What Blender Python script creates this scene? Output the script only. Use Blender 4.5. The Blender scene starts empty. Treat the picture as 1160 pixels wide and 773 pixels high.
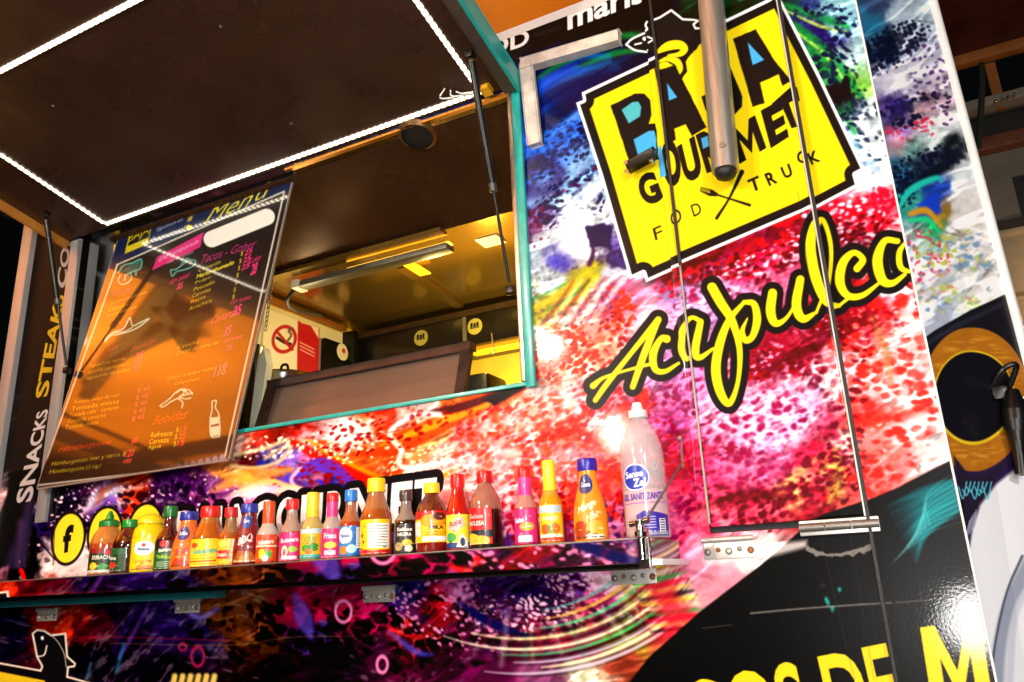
# Night view of a wrapped food truck: serving flap, menu board and a shelf of sauce bottles.
import bpy, bmesh, math, random
import numpy as np
from mathutils import Vector, Matrix

random.seed(7)
RNG = np.random.default_rng(11)
scene = bpy.context.scene
COL = scene.collection
PI = math.pi

# ------------------------------------------------------------------ camera model
# Truck side is the plane Y = 0, X runs along it, Z is up.  Photo measured at 1160 x 773.
F = 894.73
RIGHT = np.array([[0.88761757, -0.1721281, -0.42720833],
                  [0.45850411, 0.24223388, 0.85504195],
                  [-0.04369241, -0.95482703, 0.29393249]])
CAM = np.array([0.0, -1.75, 1.5])


def ray(px, py):
    return RIGHT @ np.array([px - 580.0, py - 386.5, F])


def onP(px, py, p0, n):
    d = ray(px, py)
    n = np.array(n, float)
    t = (n @ (np.array(p0, float) - CAM)) / (n @ d)
    return CAM + t * d


def onY(px, py, y=0.0):
    return onP(px, py, (0, y, 0), (0, 1, 0))


def onX(px, py, x):
    return onP(px, py, (x, 0, 0), (1, 0, 0))


def onZ(px, py, z):
    return onP(px, py, (0, 0, z), (0, 0, 1))


def V(p):
    return Vector((float(p[0]), float(p[1]), float(p[2])))


# ------------------------------------------------------------------ numpy painting
_tab = RNG.random((8, 256, 256)).astype(np.float32)


def vnoise(u, v, seed=0):
    t = _tab[seed % 8]
    iu = np.floor(u).astype(np.int32)
    iv = np.floor(v).astype(np.int32)
    fu = (u - iu).astype(np.float32)
    fv = (v - iv).astype(np.float32)
    fu = fu * fu * (3 - 2 * fu)
    fv = fv * fv * (3 - 2 * fv)
    o = (seed // 8) * 37
    a = t[(iv + o) & 255, iu & 255]
    b = t[(iv + o) & 255, (iu + 1) & 255]
    c = t[(iv + 1 + o) & 255, iu & 255]
    d = t[(iv + 1 + o) & 255, (iu + 1) & 255]
    return (a * (1 - fu) + b * fu) * (1 - fv) + (c * (1 - fu) + d * fu) * fv


def fbm(u, v, seed=0, octv=4):
    s = 0
    a = 1.0
    tot = 0
    for k in range(octv):
        s = s + a * vnoise(u * 2 ** k + 13.7 * k, v * 2 ** k + 7.1 * k, seed + k)
        tot += a
        a *= .55
    return s / tot


def rot(u, v, deg):
    c, s = math.cos(math.radians(deg)), math.sin(math.radians(deg))
    return u * c + v * s, -u * s + v * c


def sstep(a, b, x):
    t = np.clip((x - a) / (b - a), 0, 1)
    return t * t * (3 - 2 * t)


def hexc(h):
    h = h.lstrip('#')
    return np.array([int(h[i:i + 2], 16) / 255 for i in (0, 2, 4)], np.float32)


def col(c):
    return hexc(c) if isinstance(c, str) else np.array(c, np.float32)


_dep = None
_tcache = {}


def text_tris(body, bold=0.0, shear=0.0, spacing=1.0):
    """triangles of a text in its own unit box"""
    key = (body, bold, shear, spacing)
    if key in _tcache:
        return _tcache[key]
    if body == 'M':
        vs = np.array([(0, 0), (.25, 0), (.25, .62), (.5, .08), (.75, .62), (.75, 0), (1, 0), (1, 1), (.76, 1), (.5, .46), (.24, 1), (0, 1)], float)
        tr = np.array([(0, 1, 2), (0, 2, 10), (0, 10, 11), (2, 3, 9), (2, 9, 10), (3, 4, 8), (3, 8, 9), (4, 5, 6), (4, 6, 7), (4, 7, 8)])
        _tcache[key] = (vs, tr)
        return vs, tr
    cu = bpy.data.curves.new('tmp_text', 'FONT')
    cu.body = body
    cu.offset = bold
    cu.shear = shear
    cu.space_character = spacing
    cu.resolution_u = 4
    ob = bpy.data.objects.new('tmp_text', cu)
    COL.objects.link(ob)
    dg = bpy.context.evaluated_depsgraph_get()
    me = ob.evaluated_get(dg).to_mesh()
    me.calc_loop_triangles()
    vs = np.array([v.co[:2] for v in me.vertices], float)
    tr = np.array([t.vertices[:] for t in me.loop_triangles], int)
    ob.evaluated_get(dg).to_mesh_clear()
    bpy.data.objects.remove(ob)
    bpy.data.curves.remove(cu)
    lo, hi = vs.min(0), vs.max(0)
    vs = (vs - lo) / (hi - lo)
    _tcache[key] = (vs, tr)
    return vs, tr


def homog(src, dst):
    A = []
    b = []
    for (x, y), (u, v) in zip(src, dst):
        A.append([x, y, 1, 0, 0, 0, -u * x, -u * y]); b.append(u)
        A.append([0, 0, 0, x, y, 1, -v * x, -v * y]); b.append(v)
    h = np.linalg.solve(np.array(A, float), np.array(b, float))
    return np.append(h, 1).reshape(3, 3)


def happly(H, p):
    p = np.asarray(p, float)
    q = np.c_[p, np.ones(len(p))] @ H.T
    return q[:, :2] / q[:, 2:3]


def catmull(pts, n=8):
    P = [np.array(p, float) for p in pts]
    P = [2 * P[0] - P[1]] + P + [2 * P[-1] - P[-2]]
    out = []
    for i in range(1, len(P) - 2):
        for k in range(n):
            t = k / n
            a, b, c, d = P[i - 1], P[i], P[i + 1], P[i + 2]
            out.append(.5 * ((2 * b) + (c - a) * t + (2 * a - 5 * b + 4 * c - d) * t * t + (3 * b - a - 3 * c + d) * t ** 3))
    out.append(P[-2])
    return np.array(out)


class Paint:
    """A picture painted by code on a plane.  H maps drawing units to texels."""

    def __init__(s, w, h, Hm=None, bg=(0, 0, 0)):
        s.w, s.h = w, h
        s.img = np.empty((h, w, 3), np.float32)
        s.img[:] = col(bg)
        s.H = np.eye(3) if Hm is None else Hm
        Hi = np.linalg.inv(s.H)
        jj, ii = np.meshgrid(np.arange(w) + .5, np.arange(h) + .5)
        den = Hi[2, 0] * jj + Hi[2, 1] * ii + Hi[2, 2]
        s.px = ((Hi[0, 0] * jj + Hi[0, 1] * ii + Hi[0, 2]) / den).astype(np.float32)
        s.py = ((Hi[1, 0] * jj + Hi[1, 1] * ii + Hi[1, 2]) / den).astype(np.float32)
        s.aa = 0.6

    def box(s, pts, pad=0):
        p = np.asarray(pts, float)
        lo, hi = p.min(0) - pad, p.max(0) + pad
        c = happly(s.H, [(lo[0], lo[1]), (hi[0], lo[1]), (hi[0], hi[1]), (lo[0], hi[1])])
        x0, y0 = np.floor(c.min(0)).astype(int) - 1
        x1, y1 = np.ceil(c.max(0)).astype(int) + 1
        x0, x1 = max(0, x0), min(s.w, x1)
        y0, y1 = max(0, y0), min(s.h, y1)
        if x1 <= x0 or y1 <= y0:
            return None
        return (slice(y0, y1), slice(x0, x1))

    def put(s, sl, cov, c):
        cov = np.clip(cov, 0, 1)[..., None]
        s.img[sl] = s.img[sl] * (1 - cov) + (c if getattr(c, 'ndim', 1) == 3 else col(c)) * cov

    def sdf(s, sl, pts):
        x, y = s.px[sl], s.py[sl]
        d2 = np.full(x.shape, 1e9, np.float32)
        inside = np.zeros(x.shape, bool)
        n = len(pts)
        for i in range(n):
            ax, ay = pts[i]
            bx, by = pts[(i + 1) % n]
            ex, ey = bx - ax, by - ay
            L = ex * ex + ey * ey + 1e-9
            t = np.clip(((x - ax) * ex + (y - ay) * ey) / L, 0, 1)
            d2 = np.minimum(d2, (x - ax - t * ex) ** 2 + (y - ay - t * ey) ** 2)
            if ay != by:
                c = ((ay > y) != (by > y)) & (x < (bx - ax) * (y - ay) / (by - ay) + ax)
                inside ^= c
        d = np.sqrt(d2)
        return np.where(inside, -d, d)

    def poly(s, pts, c, soft=None, grow=0, alpha=1.0, rough=0.0):
        sl = s.box(pts, 4 + abs(grow) + (soft or 0))
        if sl is None:
            return
        d = s.sdf(sl, pts) - grow
        if rough:
            d = d + rough * (fbm(s.px[sl] / 7, s.py[sl] / 7, 3) - .5) * 2
        a = soft or s.aa
        s.put(sl, (.5 - d / (2 * a)) * 1.0 if alpha == 1 else np.clip(.5 - d / (2 * a), 0, 1) * alpha, c)

    def stroke(s, pts, w, c, smooth=True, w1=None, alpha=1.0, soft=None, grow=0):
        """polyline of half width w (a number or one per point)"""
        n0 = len(pts)
        ws = np.full(n0, w, float) if np.isscalar(w) else np.interp(np.linspace(0, 1, n0), np.linspace(0, 1, len(w)), w)
        P = np.c_[np.array(pts, float), ws]
        if smooth and n0 > 2:
            P = catmull(P, 6)
        sl = s.box(P[:, :2], P[:, 2].max() + abs(grow) + 4)
        if sl is None:
            return
        x, y = s.px[sl], s.py[sl]
        d = np.full(x.shape, 1e9, np.float32)
        for a, b in zip(P[:-1], P[1:]):
            ex, ey = b[0] - a[0], b[1] - a[1]
            L = ex * ex + ey * ey + 1e-9
            t = np.clip(((x - a[0]) * ex + (y - a[1]) * ey) / L, 0, 1)
            d = np.minimum(d, np.sqrt((x - a[0] - t * ex) ** 2 + (y - a[1] - t * ey) ** 2) - (a[2] + (b[2] - a[2]) * t))
        q = soft or s.aa
        s.put(sl, np.clip(.5 - (d - grow) / (2 * q), 0, 1) * alpha, c)

    def disc(s, cx, cy, rx, ry, c, ang=0, soft=None, alpha=1.0, ring=None):
        R = max(rx, ry)
        sl = s.box([(cx - R, cy - R), (cx + R, cy + R)], 4 + (soft or 0))
        if sl is None:
            return
        u, v = rot(s.px[sl] - cx, s.py[sl] - cy, ang)
        q = np.sqrt((u / rx) ** 2 + (v / ry) ** 2) + 1e-6
        d = (q - 1) * min(rx, ry)
        if ring:
            d = np.abs(d) - ring
        a = soft or s.aa
        s.put(sl, np.clip(.5 - d / (2 * a), 0, 1) * alpha, c)

    def text(s, body, quad, c, bold=0.0, shear=0.0, spacing=1.0, outline=None, oc='#000000', alpha=1.0):
        """quad: four corners TL, TR, BR, BL of the lettering in drawing units"""
        if 'M' in body and len(body) > 1 and bold and not outline:      # thicken by spreading, keeps the M open
            bold, outline, oc = 0.0, 1.0, c
        vs, tr = text_tris(body, bold, shear, spacing)
        Hq = homog([(0, 1), (1, 1), (1, 0), (0, 0)], quad)
        T = happly(s.H, happly(Hq, vs))
        pad = 3 + (0 if not outline else int(outline * 1.5) + 2)
        x0, y0 = np.floor(T.min(0)).astype(int) - pad
        x1, y1 = np.ceil(T.max(0)).astype(int) + pad
        x0, y0, x1, y1 = max(0, x0), max(0, y0), min(s.w, x1), min(s.h, y1)
        if x1 <= x0 or y1 <= y0:
            return
        S = 3
        cov = np.zeros(((y1 - y0) * S, (x1 - x0) * S), bool)
        for a, b, d in tr:
            t = (T[[a, b, d]] - (x0, y0)) * S
            lx, ly = np.maximum(np.floor(t.min(0)).astype(int), 0)
            hx, hy = np.ceil(t.max(0)).astype(int) + 1
            hx, hy = min(hx, cov.shape[1]), min(hy, cov.shape[0])
            if hx <= lx or hy <= ly:
                continue
            X, Y = np.meshgrid(np.arange(lx, hx) + .5, np.arange(ly, hy) + .5)
            e = []
            for k in range(3):
                p, q = t[k], t[(k + 1) % 3]
                e.append((q[0] - p[0]) * (Y - p[1]) - (q[1] - p[1]) * (X - p[0]))
            m = ((e[0] >= 0) & (e[1] >= 0) & (e[2] >= 0)) | ((e[0] <= 0) & (e[1] <= 0) & (e[2] <= 0))
            cov[ly:hy, lx:hx] |= m
        cv = cov.reshape(y1 - y0, S, x1 - x0, S).mean((1, 3)).astype(np.float32)
        sl = (slice(y0, y1), slice(x0, x1))
        if outline:
            r = int(math.ceil(outline))
            o = np.zeros_like(cv)
            pdv = np.pad(cv, r)
            for dy in range(-r, r + 1):
                for dx in range(-r, r + 1):
                    if dx * dx + dy * dy <= outline * outline + .5:
                        o = np.maximum(o, pdv[r + dy:r + dy + cv.shape[0], r + dx:r + dx + cv.shape[1]])
            s.put(sl, o, oc)
        s.put(sl, cv * alpha, c)

    def image(s, name, alpha=None):
        im = bpy.data.images.new(name, s.w, s.h, alpha=alpha is not None)
        rgba = np.ones((s.h, s.w, 4), np.float32)
        rgba[..., :3] = np.clip(s.img, 0, 1)
        if alpha is not None:
            rgba[..., 3] = alpha
        im.pixels.foreach_set(rgba[::-1].ravel())
        im.update()
        im.pack()
        return im


def rquad(x0, y0, x1, y1):
    return [(x0, y0), (x1, y0), (x1, y1), (x0, y1)]

# ------------------------------------------------------------------ the mural on the truck side
PT = """600,60,0a1030 650,45,0b1440 640,100,15206a 690,60,0c2a4a 620,120,1a49a8 660,90,1b2c80 610,160,3d62c8 650,140,3b6fd0
600,190,3a2b70 625,175,5b86e0 650,200,8fc0f0 630,215,a9d4f4 610,235,4a3a7a 600,260,6a3a6a 645,240,e8f2f8 660,260,e9f2fa 625,270,dfe9f6
600,290,c8dcf0 690,290,4a3a80 640,295,7f7fd0 610,320,d8e6ef 665,310,b8b43a 650,330,a8a030 620,345,8a7a1c
605,345,6a6014 690,320,d8dcf0 700,340,c46a8a 660,350,f0d0d0 680,370,f2b9b0 640,360,f4ddd0 610,370,ffe9e0 620,390,fff0e4 640,410,f6c9b8
690,400,f0a890 600,420,e8b090 720,60,0a1838 720,40,06301c 700,30,060c20 610,140,2a58b8 600,110,103088 670,130,3a78d8 700,110,10305a
600,450,f4d8d8 640,450,f8c8c8 680,450,f0a0a8 620,480,f06048 660,500,f46a40 600,520,f8b8c0 560,480,fbd0c8 520,500,f8a0a0 560,560,f8c0cc
640,560,e8401e 690,540,f06038 690,590,e080b0 640,600,c85090 590,590,f080a0 750,560,e8506a 760,480,c060a0 740,470,e88ab8 760,520,d03050
780,600,e04060 580,500,f4b8b8 540,520,fac8c8 570,530,f08080 610,540,f4a8b0 640,530,f8b0b0 610,500,f8c8c0 720,520,f0b0a0 650,475,f4b0a8 720,500,e87890
580,440,d04818 540,450,e05a20 500,460,e8763a 470,470,f0e0d8 440,470,c83018 400,480,e06830 380,490,f4e0e0 350,500,f0b0b8 330,490,b02018
300,500,a83020 275,510,c8a090 290,525,501018 310,530,2030a0 340,530,8060b8 360,540,d86090 330,545,5038a0 400,520,f06a28 440,520,e04818
480,500,f2a060 500,540,f0c8c8 470,530,f8d8d0 440,545,e86028 410,550,d03820 380,545,3838b0 360,565,4040a8 420,570,2828a0 460,555,d8a0b0
320,550,d88a40 300,555,c07090 280,545,f0b060 290,560,e8d0d0 260,540,d08040 250,560,804080 230,560,401850 210,580,5a2868 200,560,381848
180,570,50205c 170,600,301040 150,555,c04020 140,570,d06030 130,580,5a3890 120,560,8888c8 110,555,6a3050 90,560,1a0a28 70,570,100818
60,590,281030 50,600,302060 20,600,202058 30,640,080608 60,640,d0c0c4 90,645,e0d0d8 75,620,907890 100,630,d8c8d0
240,620,382050 330,620,503080 430,600,604090 500,600,d04030 560,610,6a3898 540,590,e05050 520,570,f08888 540,545,f8c0c0 500,520,f0b0a0
60,300,060606 40,420,050505 25,500,050505 15,560,0a0a10 90,400,050505 200,400,181018 300,400,300a10 400,400,301010 500,350,401808
5,570,e0b0b8 2,620,c080a0 2,690,1a1030
20,700,100c28 60,690,6a1c10 75,700,c03018 100,700,401020 130,690,1c1028 150,720,180a20 180,700,2c1a50 250,700,6a3c18 280,690,7a4a30
230,720,241a40 300,720,503010 340,690,a01840 350,710,40306a 390,690,801030 420,690,a01850 440,700,901848 460,690,401860 470,720,a02020
500,690,a01828 440,740,301028 380,750,180818 300,760,140810 200,760,140a18 100,750,100a1c 520,720,601040 500,750,400c30 550,760,601848
470,680,2c2860 530,680,b070a8 550,700,d0b8c8 560,670,301850 600,665,201040 620,690,301840 640,690,d07880 630,710,d83050 650,660,503078
670,680,e06080 680,660,f0b0c8 700,660,f4d0d8 690,690,c04080 600,720,802040 650,730,c04060 560,720,4a1c48 700,720,a0b030 730,680,d8c870
750,660,e870a0 740,700,c83040 770,670,f0d8c0 800,640,f4a0b8 850,630,fce8e4 760,640,e04070 720,640,d060a0 700,750,8a4030 660,760,d8d0b0
620,760,704060 770,640,f080a8 820,660,f4a0b0
770,330,b090d0 790,350,c0b0e0 800,330,d098c8 830,300,b83060 780,300,7a1028 850,290,a02050 900,270,8a1430 960,240,c02840 990,230,d84860
930,260,b82040 870,310,d04870 820,360,c87ab8 850,330,e080b0 960,280,701028 940,300,901830 990,280,f0d0dc 1010,260,f0c0c8 790,430,d090c8
900,400,b02040 870,400,901838 850,430,a01830 920,380,c83858 950,370,801428 970,360,a82038 1000,360,c03038 830,470,f4c8dc 860,460,f0b8d4
900,440,f4d8e8 870,490,d8c8f0 890,470,e8d8f4 820,500,e880b0 850,520,f0a0c0 800,540,d85080 830,560,c84060 880,540,e0507a 920,520,d03050
940,480,d84060 910,570,e03850 860,590,f06070 890,560,e8b070 930,560,c03040 960,500,e0d0c0 970,540,e05858 940,540,d0b060 800,580,e06070
950,420,f0d0d8 980,400,f0e0e4 1000,420,f4dce0 1030,440,f4e4e8 1040,470,fbeef0 1020,490,f8d0d0 990,470,e85a58 1010,520,f09090
1050,500,fbe8e8 1030,380,f4d0d0 1010,330,e0d8e8 770,300,700c20 740,360,e09ab0 720,380,f0b0b8 760,400,c88ad0 740,420,d0a0d0
890,30,2a2a6a 910,15,3a4a90 930,40,30206a 950,20,a0d8e8 960,60,c8ecf4 920,70,3f9a50 940,90,d0e8d0 930,110,203848 950,100,e8f0f4
960,110,102030 965,85,80c050 970,130,e8f0f8 960,150,b8d4e8 980,160,dfeaf4 990,200,e8eef4 1000,180,dceaf0 985,120,d8e8f0 900,5,205040
1000,225,e86070 800,10,08301c 840,10,0a3a24 760,20,081028"""  # the brown patches low left and the hot spot beside the window are painted reflections
PT2 = """985,30,2a6a8a 1010,50,101828 1030,20,c8dcec 1000,60,102040 1040,80,e0e0f0 1010,90,e8e4f4 1050,100,d0c8e0 1020,125,302060
1060,110,907080 1030,140,8070b0 1050,130,d8b0b8 1030,155,c890a0 1060,150,d8e8e8 1090,140,e8ecf0 1040,165,80b8b0 1080,175,101418
1050,190,203040 1020,205,2a6a90 1090,200,e8f0f4 1060,220,2040a0 1050,240,3050b0 1030,230,30a090 1065,245,b08030 1060,258,30b070
1040,270,d0e0e0 1090,260,f0e8e4 1100,300,f0ecec 1060,300,e8eaee 1080,330,dde8e0 1050,330,e0d8dc 1120,330,f4f0f0 1070,350,b0b8c8
1110,345,c0d0a0 1140,330,f4f4f4 1000,0,304060 1030,50,b0b8d0 1075,90,d8d0e0 1100,230,f0ecea 1120,280,f2eeee"""


def parse(t):
    a = [q.split(',') for q in t.split()]
    return np.array([[float(x), float(y)] for x, y, _ in a], np.float32), np.array([hexc(c) for _, _, c in a])


class Field:
    """soft patchwork of vinyl colours between measured spots"""

    def __init__(s, txt, power=2.6):
        P, C = parse(txt)
        s.st = 4.0
        s.x0, s.y0, s.nx, s.ny = -140.0, -140.0, 380, 300
        X, Y = np.meshgrid(s.x0 + s.st * np.arange(s.nx), s.y0 + s.st * np.arange(s.ny))
        acc = np.zeros(X.shape + (3,), np.float32)
        ws = np.zeros(X.shape, np.float32)
        for (px, py), c in zip(P, C):
            w = 1.0 / ((X - px) ** 2 + (Y - py) ** 2 + 40) ** power
            w = (w * 1e6).astype(np.float32)
            acc += w[..., None] * c
            ws += w
        s.g = acc / ws[..., None]

    def at(s, x, y):
        u = np.clip((x - s.x0) / s.st, 0, s.nx - 1.001)
        v = np.clip((y - s.y0) / s.st, 0, s.ny - 1.001)
        iu, iv = u.astype(np.int32), v.astype(np.int32)
        fu, fv = (u - iu)[..., None], (v - iv)[..., None]
        g = s.g
        return (g[iv, iu] * (1 - fu) + g[iv, iu + 1] * fu) * (1 - fv) + (g[iv + 1, iu] * (1 - fu) + g[iv + 1, iu + 1] * fu) * fv


def worley(u, v, seed=0, prob=1.0):
    """distance to the nearest jittered dot of a unit lattice, dots differ in size"""
    t = _tab[seed % 8]
    t2 = _tab[(seed + 3) % 8]
    t3 = _tab[(seed + 5) % 8]
    iu = np.floor(u).astype(np.int32)
    iv = np.floor(v).astype(np.int32)
    best = np.full(u.shape, 9.0, np.float32)
    for dy in (-1, 0, 1):
        for dx in (-1, 0, 1):
            a, b = (iv + dy) & 255, (iu + dx) & 255
            jx = iu + dx + .15 + .7 * t[a, b]
            jy = iv + dy + .15 + .7 * t2[a, b]
            k = t3[a, b]
            d = np.sqrt((u - jx) ** 2 + (v - jy) ** 2) / (.75 + .5 * k)
            d = np.where(((k * 7.13) % 1.0) < prob, d, 9.0)
            best = np.minimum(best, d)
    return best


def blob(x, y, L):
    """zone mask from ellipses (cx, cy, rx, ry, angle)"""
    m = np.zeros(x.shape, np.float32)
    for cx, cy, rx, ry, a in L:
        u, v = rot(x - cx, y - cy, a)
        m = np.maximum(m, 1 - sstep(.55, 1.25, np.sqrt((u / rx) ** 2 + (v / ry) ** 2)))
    return m


def spots(P, zones, sx, sy, ang, c, seed, size=.36, prob=.9, soft=.15, warp=9, alpha=.95):
    pts = []
    for cx, cy, rx, ry, a in zones:
        R = max(rx, ry) * 1.3
        pts += [(cx - R, cy - R), (cx + R, cy + R)]
    sl = P.box(pts)
    if sl is None:
        return
    x, y = P.px[sl], P.py[sl]
    m = blob(x, y, zones)
    wx = x + warp * (fbm(x / 28, y / 28, seed) - .5) * 2
    wy = y + warp * (fbm(x / 28, y / 28, seed + 9) - .5) * 2
    u, v = rot(wx, wy, ang)
    d = worley(u / sx, v / sy, seed, prob)
    d = d + .14 * (vnoise(x / 3.5, y / 3.5, seed + 2) - .5)
    s0 = size * .94 * (.35 + .65 * m)
    cov = sstep(s0 + soft, s0 - soft * .3, d) * sstep(.05, .35, m) * alpha
    cov *= (.7 + .3 * sstep(.25, .55, fbm(x / 14, y / 14, seed + 4))) * (.2 + .8 * sstep(.28, .46, fbm(x / 34 + 9, y / 24, seed + 6, 3)))
    P.put(sl, cov, c)


def painterly(P, field, seed, warp=26):
    x, y = P.px, P.py
    wx = x + warp * (fbm(x / 40, y / 40, seed, 5) - .5) * 2 + 7 * (fbm(x / 7, y / 7, seed + 1, 3) - .5) * 2
    wy = y + warp * (fbm(x / 40, y / 40, seed + 16, 5) - .5) * 2 + 7 * (fbm(x / 7, y / 7, seed + 17, 3) - .5) * 2
    P.img[:] = field.at(wx, wy)
    # brush drag: streaks along the flow, then fine mottling
    sel = fbm(x / 110, y / 110, seed + 3, 2)
    st = 0
    fl = 0
    dk = 0
    for k, (ang, c0) in enumerate(((22, .38), (48, .5), (-14, .62))):
        u, v = rot(x, y, -ang)
        w = np.exp(-((sel - c0) / .09) ** 2)
        st = st + w * (fbm(u / 30, v / 4.2, seed + 4 + k, 4) - .5)
        fl = fl + w * sstep(.60, .76, fbm(u / 15, v / 5.0, seed + 7 + k, 3))
        dk = dk + w * sstep(.60, .78, fbm(u / 17 + 50, v / 6.0 + 9, seed + 2 + k, 3))
    mt = fbm(x / 5.5, y / 5.5, seed + 5, 3) - .5
    # broad flowing ribbons of paint
    u, v = rot(x + 34 * (fbm(x / 90, y / 90, seed + 12, 2) - .5), y + 60 * (fbm(x / 120, y / 120, seed + 13, 2) - .5), -24)
    rb = fbm(u / 95, v / 15, seed + 14, 3)
    rib = sstep(.40, .47, rb) * sstep(.62, .54, rb)
    ridge = np.exp(-((rb - .5) / .018) ** 2)
    big = fbm(x / 60, y / 60, seed + 6, 3) - .5
    k = 1 + .5 * st + .20 * mt + .34 * (rib - .5) + .30 * ridge + .35 * big
    g = P.img ** 2.0 * k[..., None] ** 1.6
    P.img[:] = np.sqrt(np.clip(g, 0, 1.2))
    # light flecks and dark flecks of the print
    P.img += fl[..., None] * .22 * (1 - P.img)
    P.img *= 1 - .34 * dk[..., None]


TS = 0.00125                                   # texel size on the truck side, metres
WX0, WX1, WZ0, WZ1 = -3.04, 0.07, 1.10, 3.03
TW, TH = int((WX1 - WX0) / TS), int((WZ1 - WZ0) / TS)


def wall_H():
    src = [(100, 100), (1000, 100), (1000, 700), (100, 700)]
    dst = []
    for p in src:
        q = onY(*p)
        dst.append(((q[0] - WX0) / TS, (WZ1 - q[2]) / TS))
    return homog(src, dst)


fieldA = Field(PT)
M = Paint(TW, TH, wall_H())
painterly(M, fieldA, 1)
PK = lambda t: [tuple(map(float, q.split(','))) for q in t.split()]

# dark strip along the roof and a few green fronds and fins
M.poly(PK('560,70 600,54 700,36 760,28 760,-80 560,-20'), '#06070f', soft=5, rough=8)
for a in ('640,60 700,42 742,40', '650,78 700,60 736,58', '600,95 640,70 700,48'):
    M.stroke(PK(a), [1, 3.5, 1], '#0f7a3a', alpha=.8, soft=2)
for a in ('600,75 640,62 690,64', '606,140 640,108 700,78', '598,180 620,150 660,112', '600,130 640,92 690,70', '640,150 680,110 720,95'):
    M.stroke(PK(a), [1, 5, 1], '#2f86e0', alpha=.65, soft=4)
for a in ('604,120 640,95 672,84', '612,172 650,135 690,112'):
    M.stroke(PK(a), [1, 4, 1], '#bfe2ff', alpha=.55, soft=3)
M.stroke(PK('600,150 640,118 690,92 730,84'), [4, 12, 10, 6], '#0a0f38', alpha=.75, soft=5)
M.stroke(PK('598,205 625,196 655,170 668,150'), [6, 10, 9, 4], '#2b1b6a', alpha=.6, soft=5)
spots(M, [(640, 165, 50, 26, -30), (615, 205, 26, 24, 0), (618, 240, 24, 20, 0), (668, 205, 26, 40, 0)], 9, 6, -35, '#15123c', 2, .40)
spots(M, [(605, 250, 14, 30, 0), (640, 200, 40, 18, -30)], 10, 7, -30, '#5a1040', 3, .36)
# blue and pale cyan bands of the fin, dotted
for a, w_, c, al in (('598,228 640,196 690,150 706,140', [8, 14, 12, 5], '#8fc4ee', .75), ('604,176 640,150 680,122 700,112', [5, 9, 8, 4], '#3f74dc', .75), ('600,206 630,190 664,160', [4, 7, 3], '#5c90e8', .7),
                     ('640,240 668,216 690,190', [5, 9, 5], '#cfe4f6', .8), ('598,128 630,104 664,90 700,84', [5, 8, 7, 3], '#0c1240', .8), ('606,152 630,136 656,118', [2, 4, 2], '#0a0e30', .8),
                     ('600,110 622,92 652,76', [2, 5, 2], '#2c62d0', .8), ('660,240 676,214 694,204', [2, 4, 2], '#e8f4fc', .8), ('596,194 612,184 634,196 622,214 600,218', 8, '#2a1450', .6)):
    M.stroke(PK(a), w_, c, alpha=al, soft=4)
spots(M, [(655, 160, 40, 20, -34), (676, 150, 20, 20, 0), (610, 190, 20, 20, 0), (640, 215, 40, 12, -30)], 8.5, 5.5, -34, '#12123a', 6, .36, prob=.85)
# pale belly patch, dark patch and yellow-green fin beside the window
M.poly(PK('633,262 648,232 668,240 676,270 668,296 650,300 637,285'), '#f4f8fc', soft=6, rough=6, alpha=.8)
M.poly(PK('664,258 680,252 694,256 692,282 668,280'), '#14124a', soft=1.5, rough=3)
M.stroke(PK('668,300 672,284 668,262'), [3, 2, 1], '#3a1040', soft=1.5)
M.disc(637, 298, 16, 7, '#4038b8', soft=4, alpha=.7)
for a in ('602,350 640,330 676,300', '600,365 650,338 676,312'):
    M.stroke(PK(a), [1, 6, 3], '#b9b020', alpha=.85, soft=3)
for a in ('620,352 650,334 668,318', '604,340 640,322'):
    M.stroke(PK(a), [1, 2, 1], '#2f8a2a', alpha=.8, soft=1.5)
for k in range(9):
    x0 = 640 + k * 9
    M.stroke([(x0 - 30, 372 - k), (x0 - 8, 345 - k * 2), (x0 + 10, 318 - k)], [1, 2.4, 1], '#fff4f0' if k % 2 else '#8a1a4c', alpha=.5, soft=1.5)
spots(M, [(670, 370, 46, 30, -20), (640, 400, 50, 34, -20), (700, 345, 20, 24, 0)], 11, 7, -24, '#d8320e', 1, .42)
spots(M, [(660, 395, 40, 30, 0), (700, 390, 30, 40, 0), (620, 420, 30, 14, 0)], 9, 6, -24, '#8a1020', 4, .30)
# orange-red patches right of the sill
spots(M, [(650, 520, 70, 60, 0), (620, 480, 60, 30, 0), (700, 460, 40, 50, 0), (690, 560, 60, 46, 0), (560, 500, 50, 40, 0)], 15, 9, -28, '#ee3410', 5, .47, warp=12)
spots(M, [(690, 500, 60, 90, 0), (640, 580, 70, 30, 0), (750, 540, 40, 70, 0), (560, 590, 50, 24, 0)], 11, 7, -28, '#a00c2c', 6, .36)
spots(M, [(600, 560, 80, 50, 0), (640, 470, 60, 30, 0)], 19, 10, -35, '#fde3e6', 7, .36, prob=.6, alpha=.8)
spots(M, [(690, 590, 50, 26, 0)], 11, 8, 0, '#40206a', 3, .34)
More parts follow.
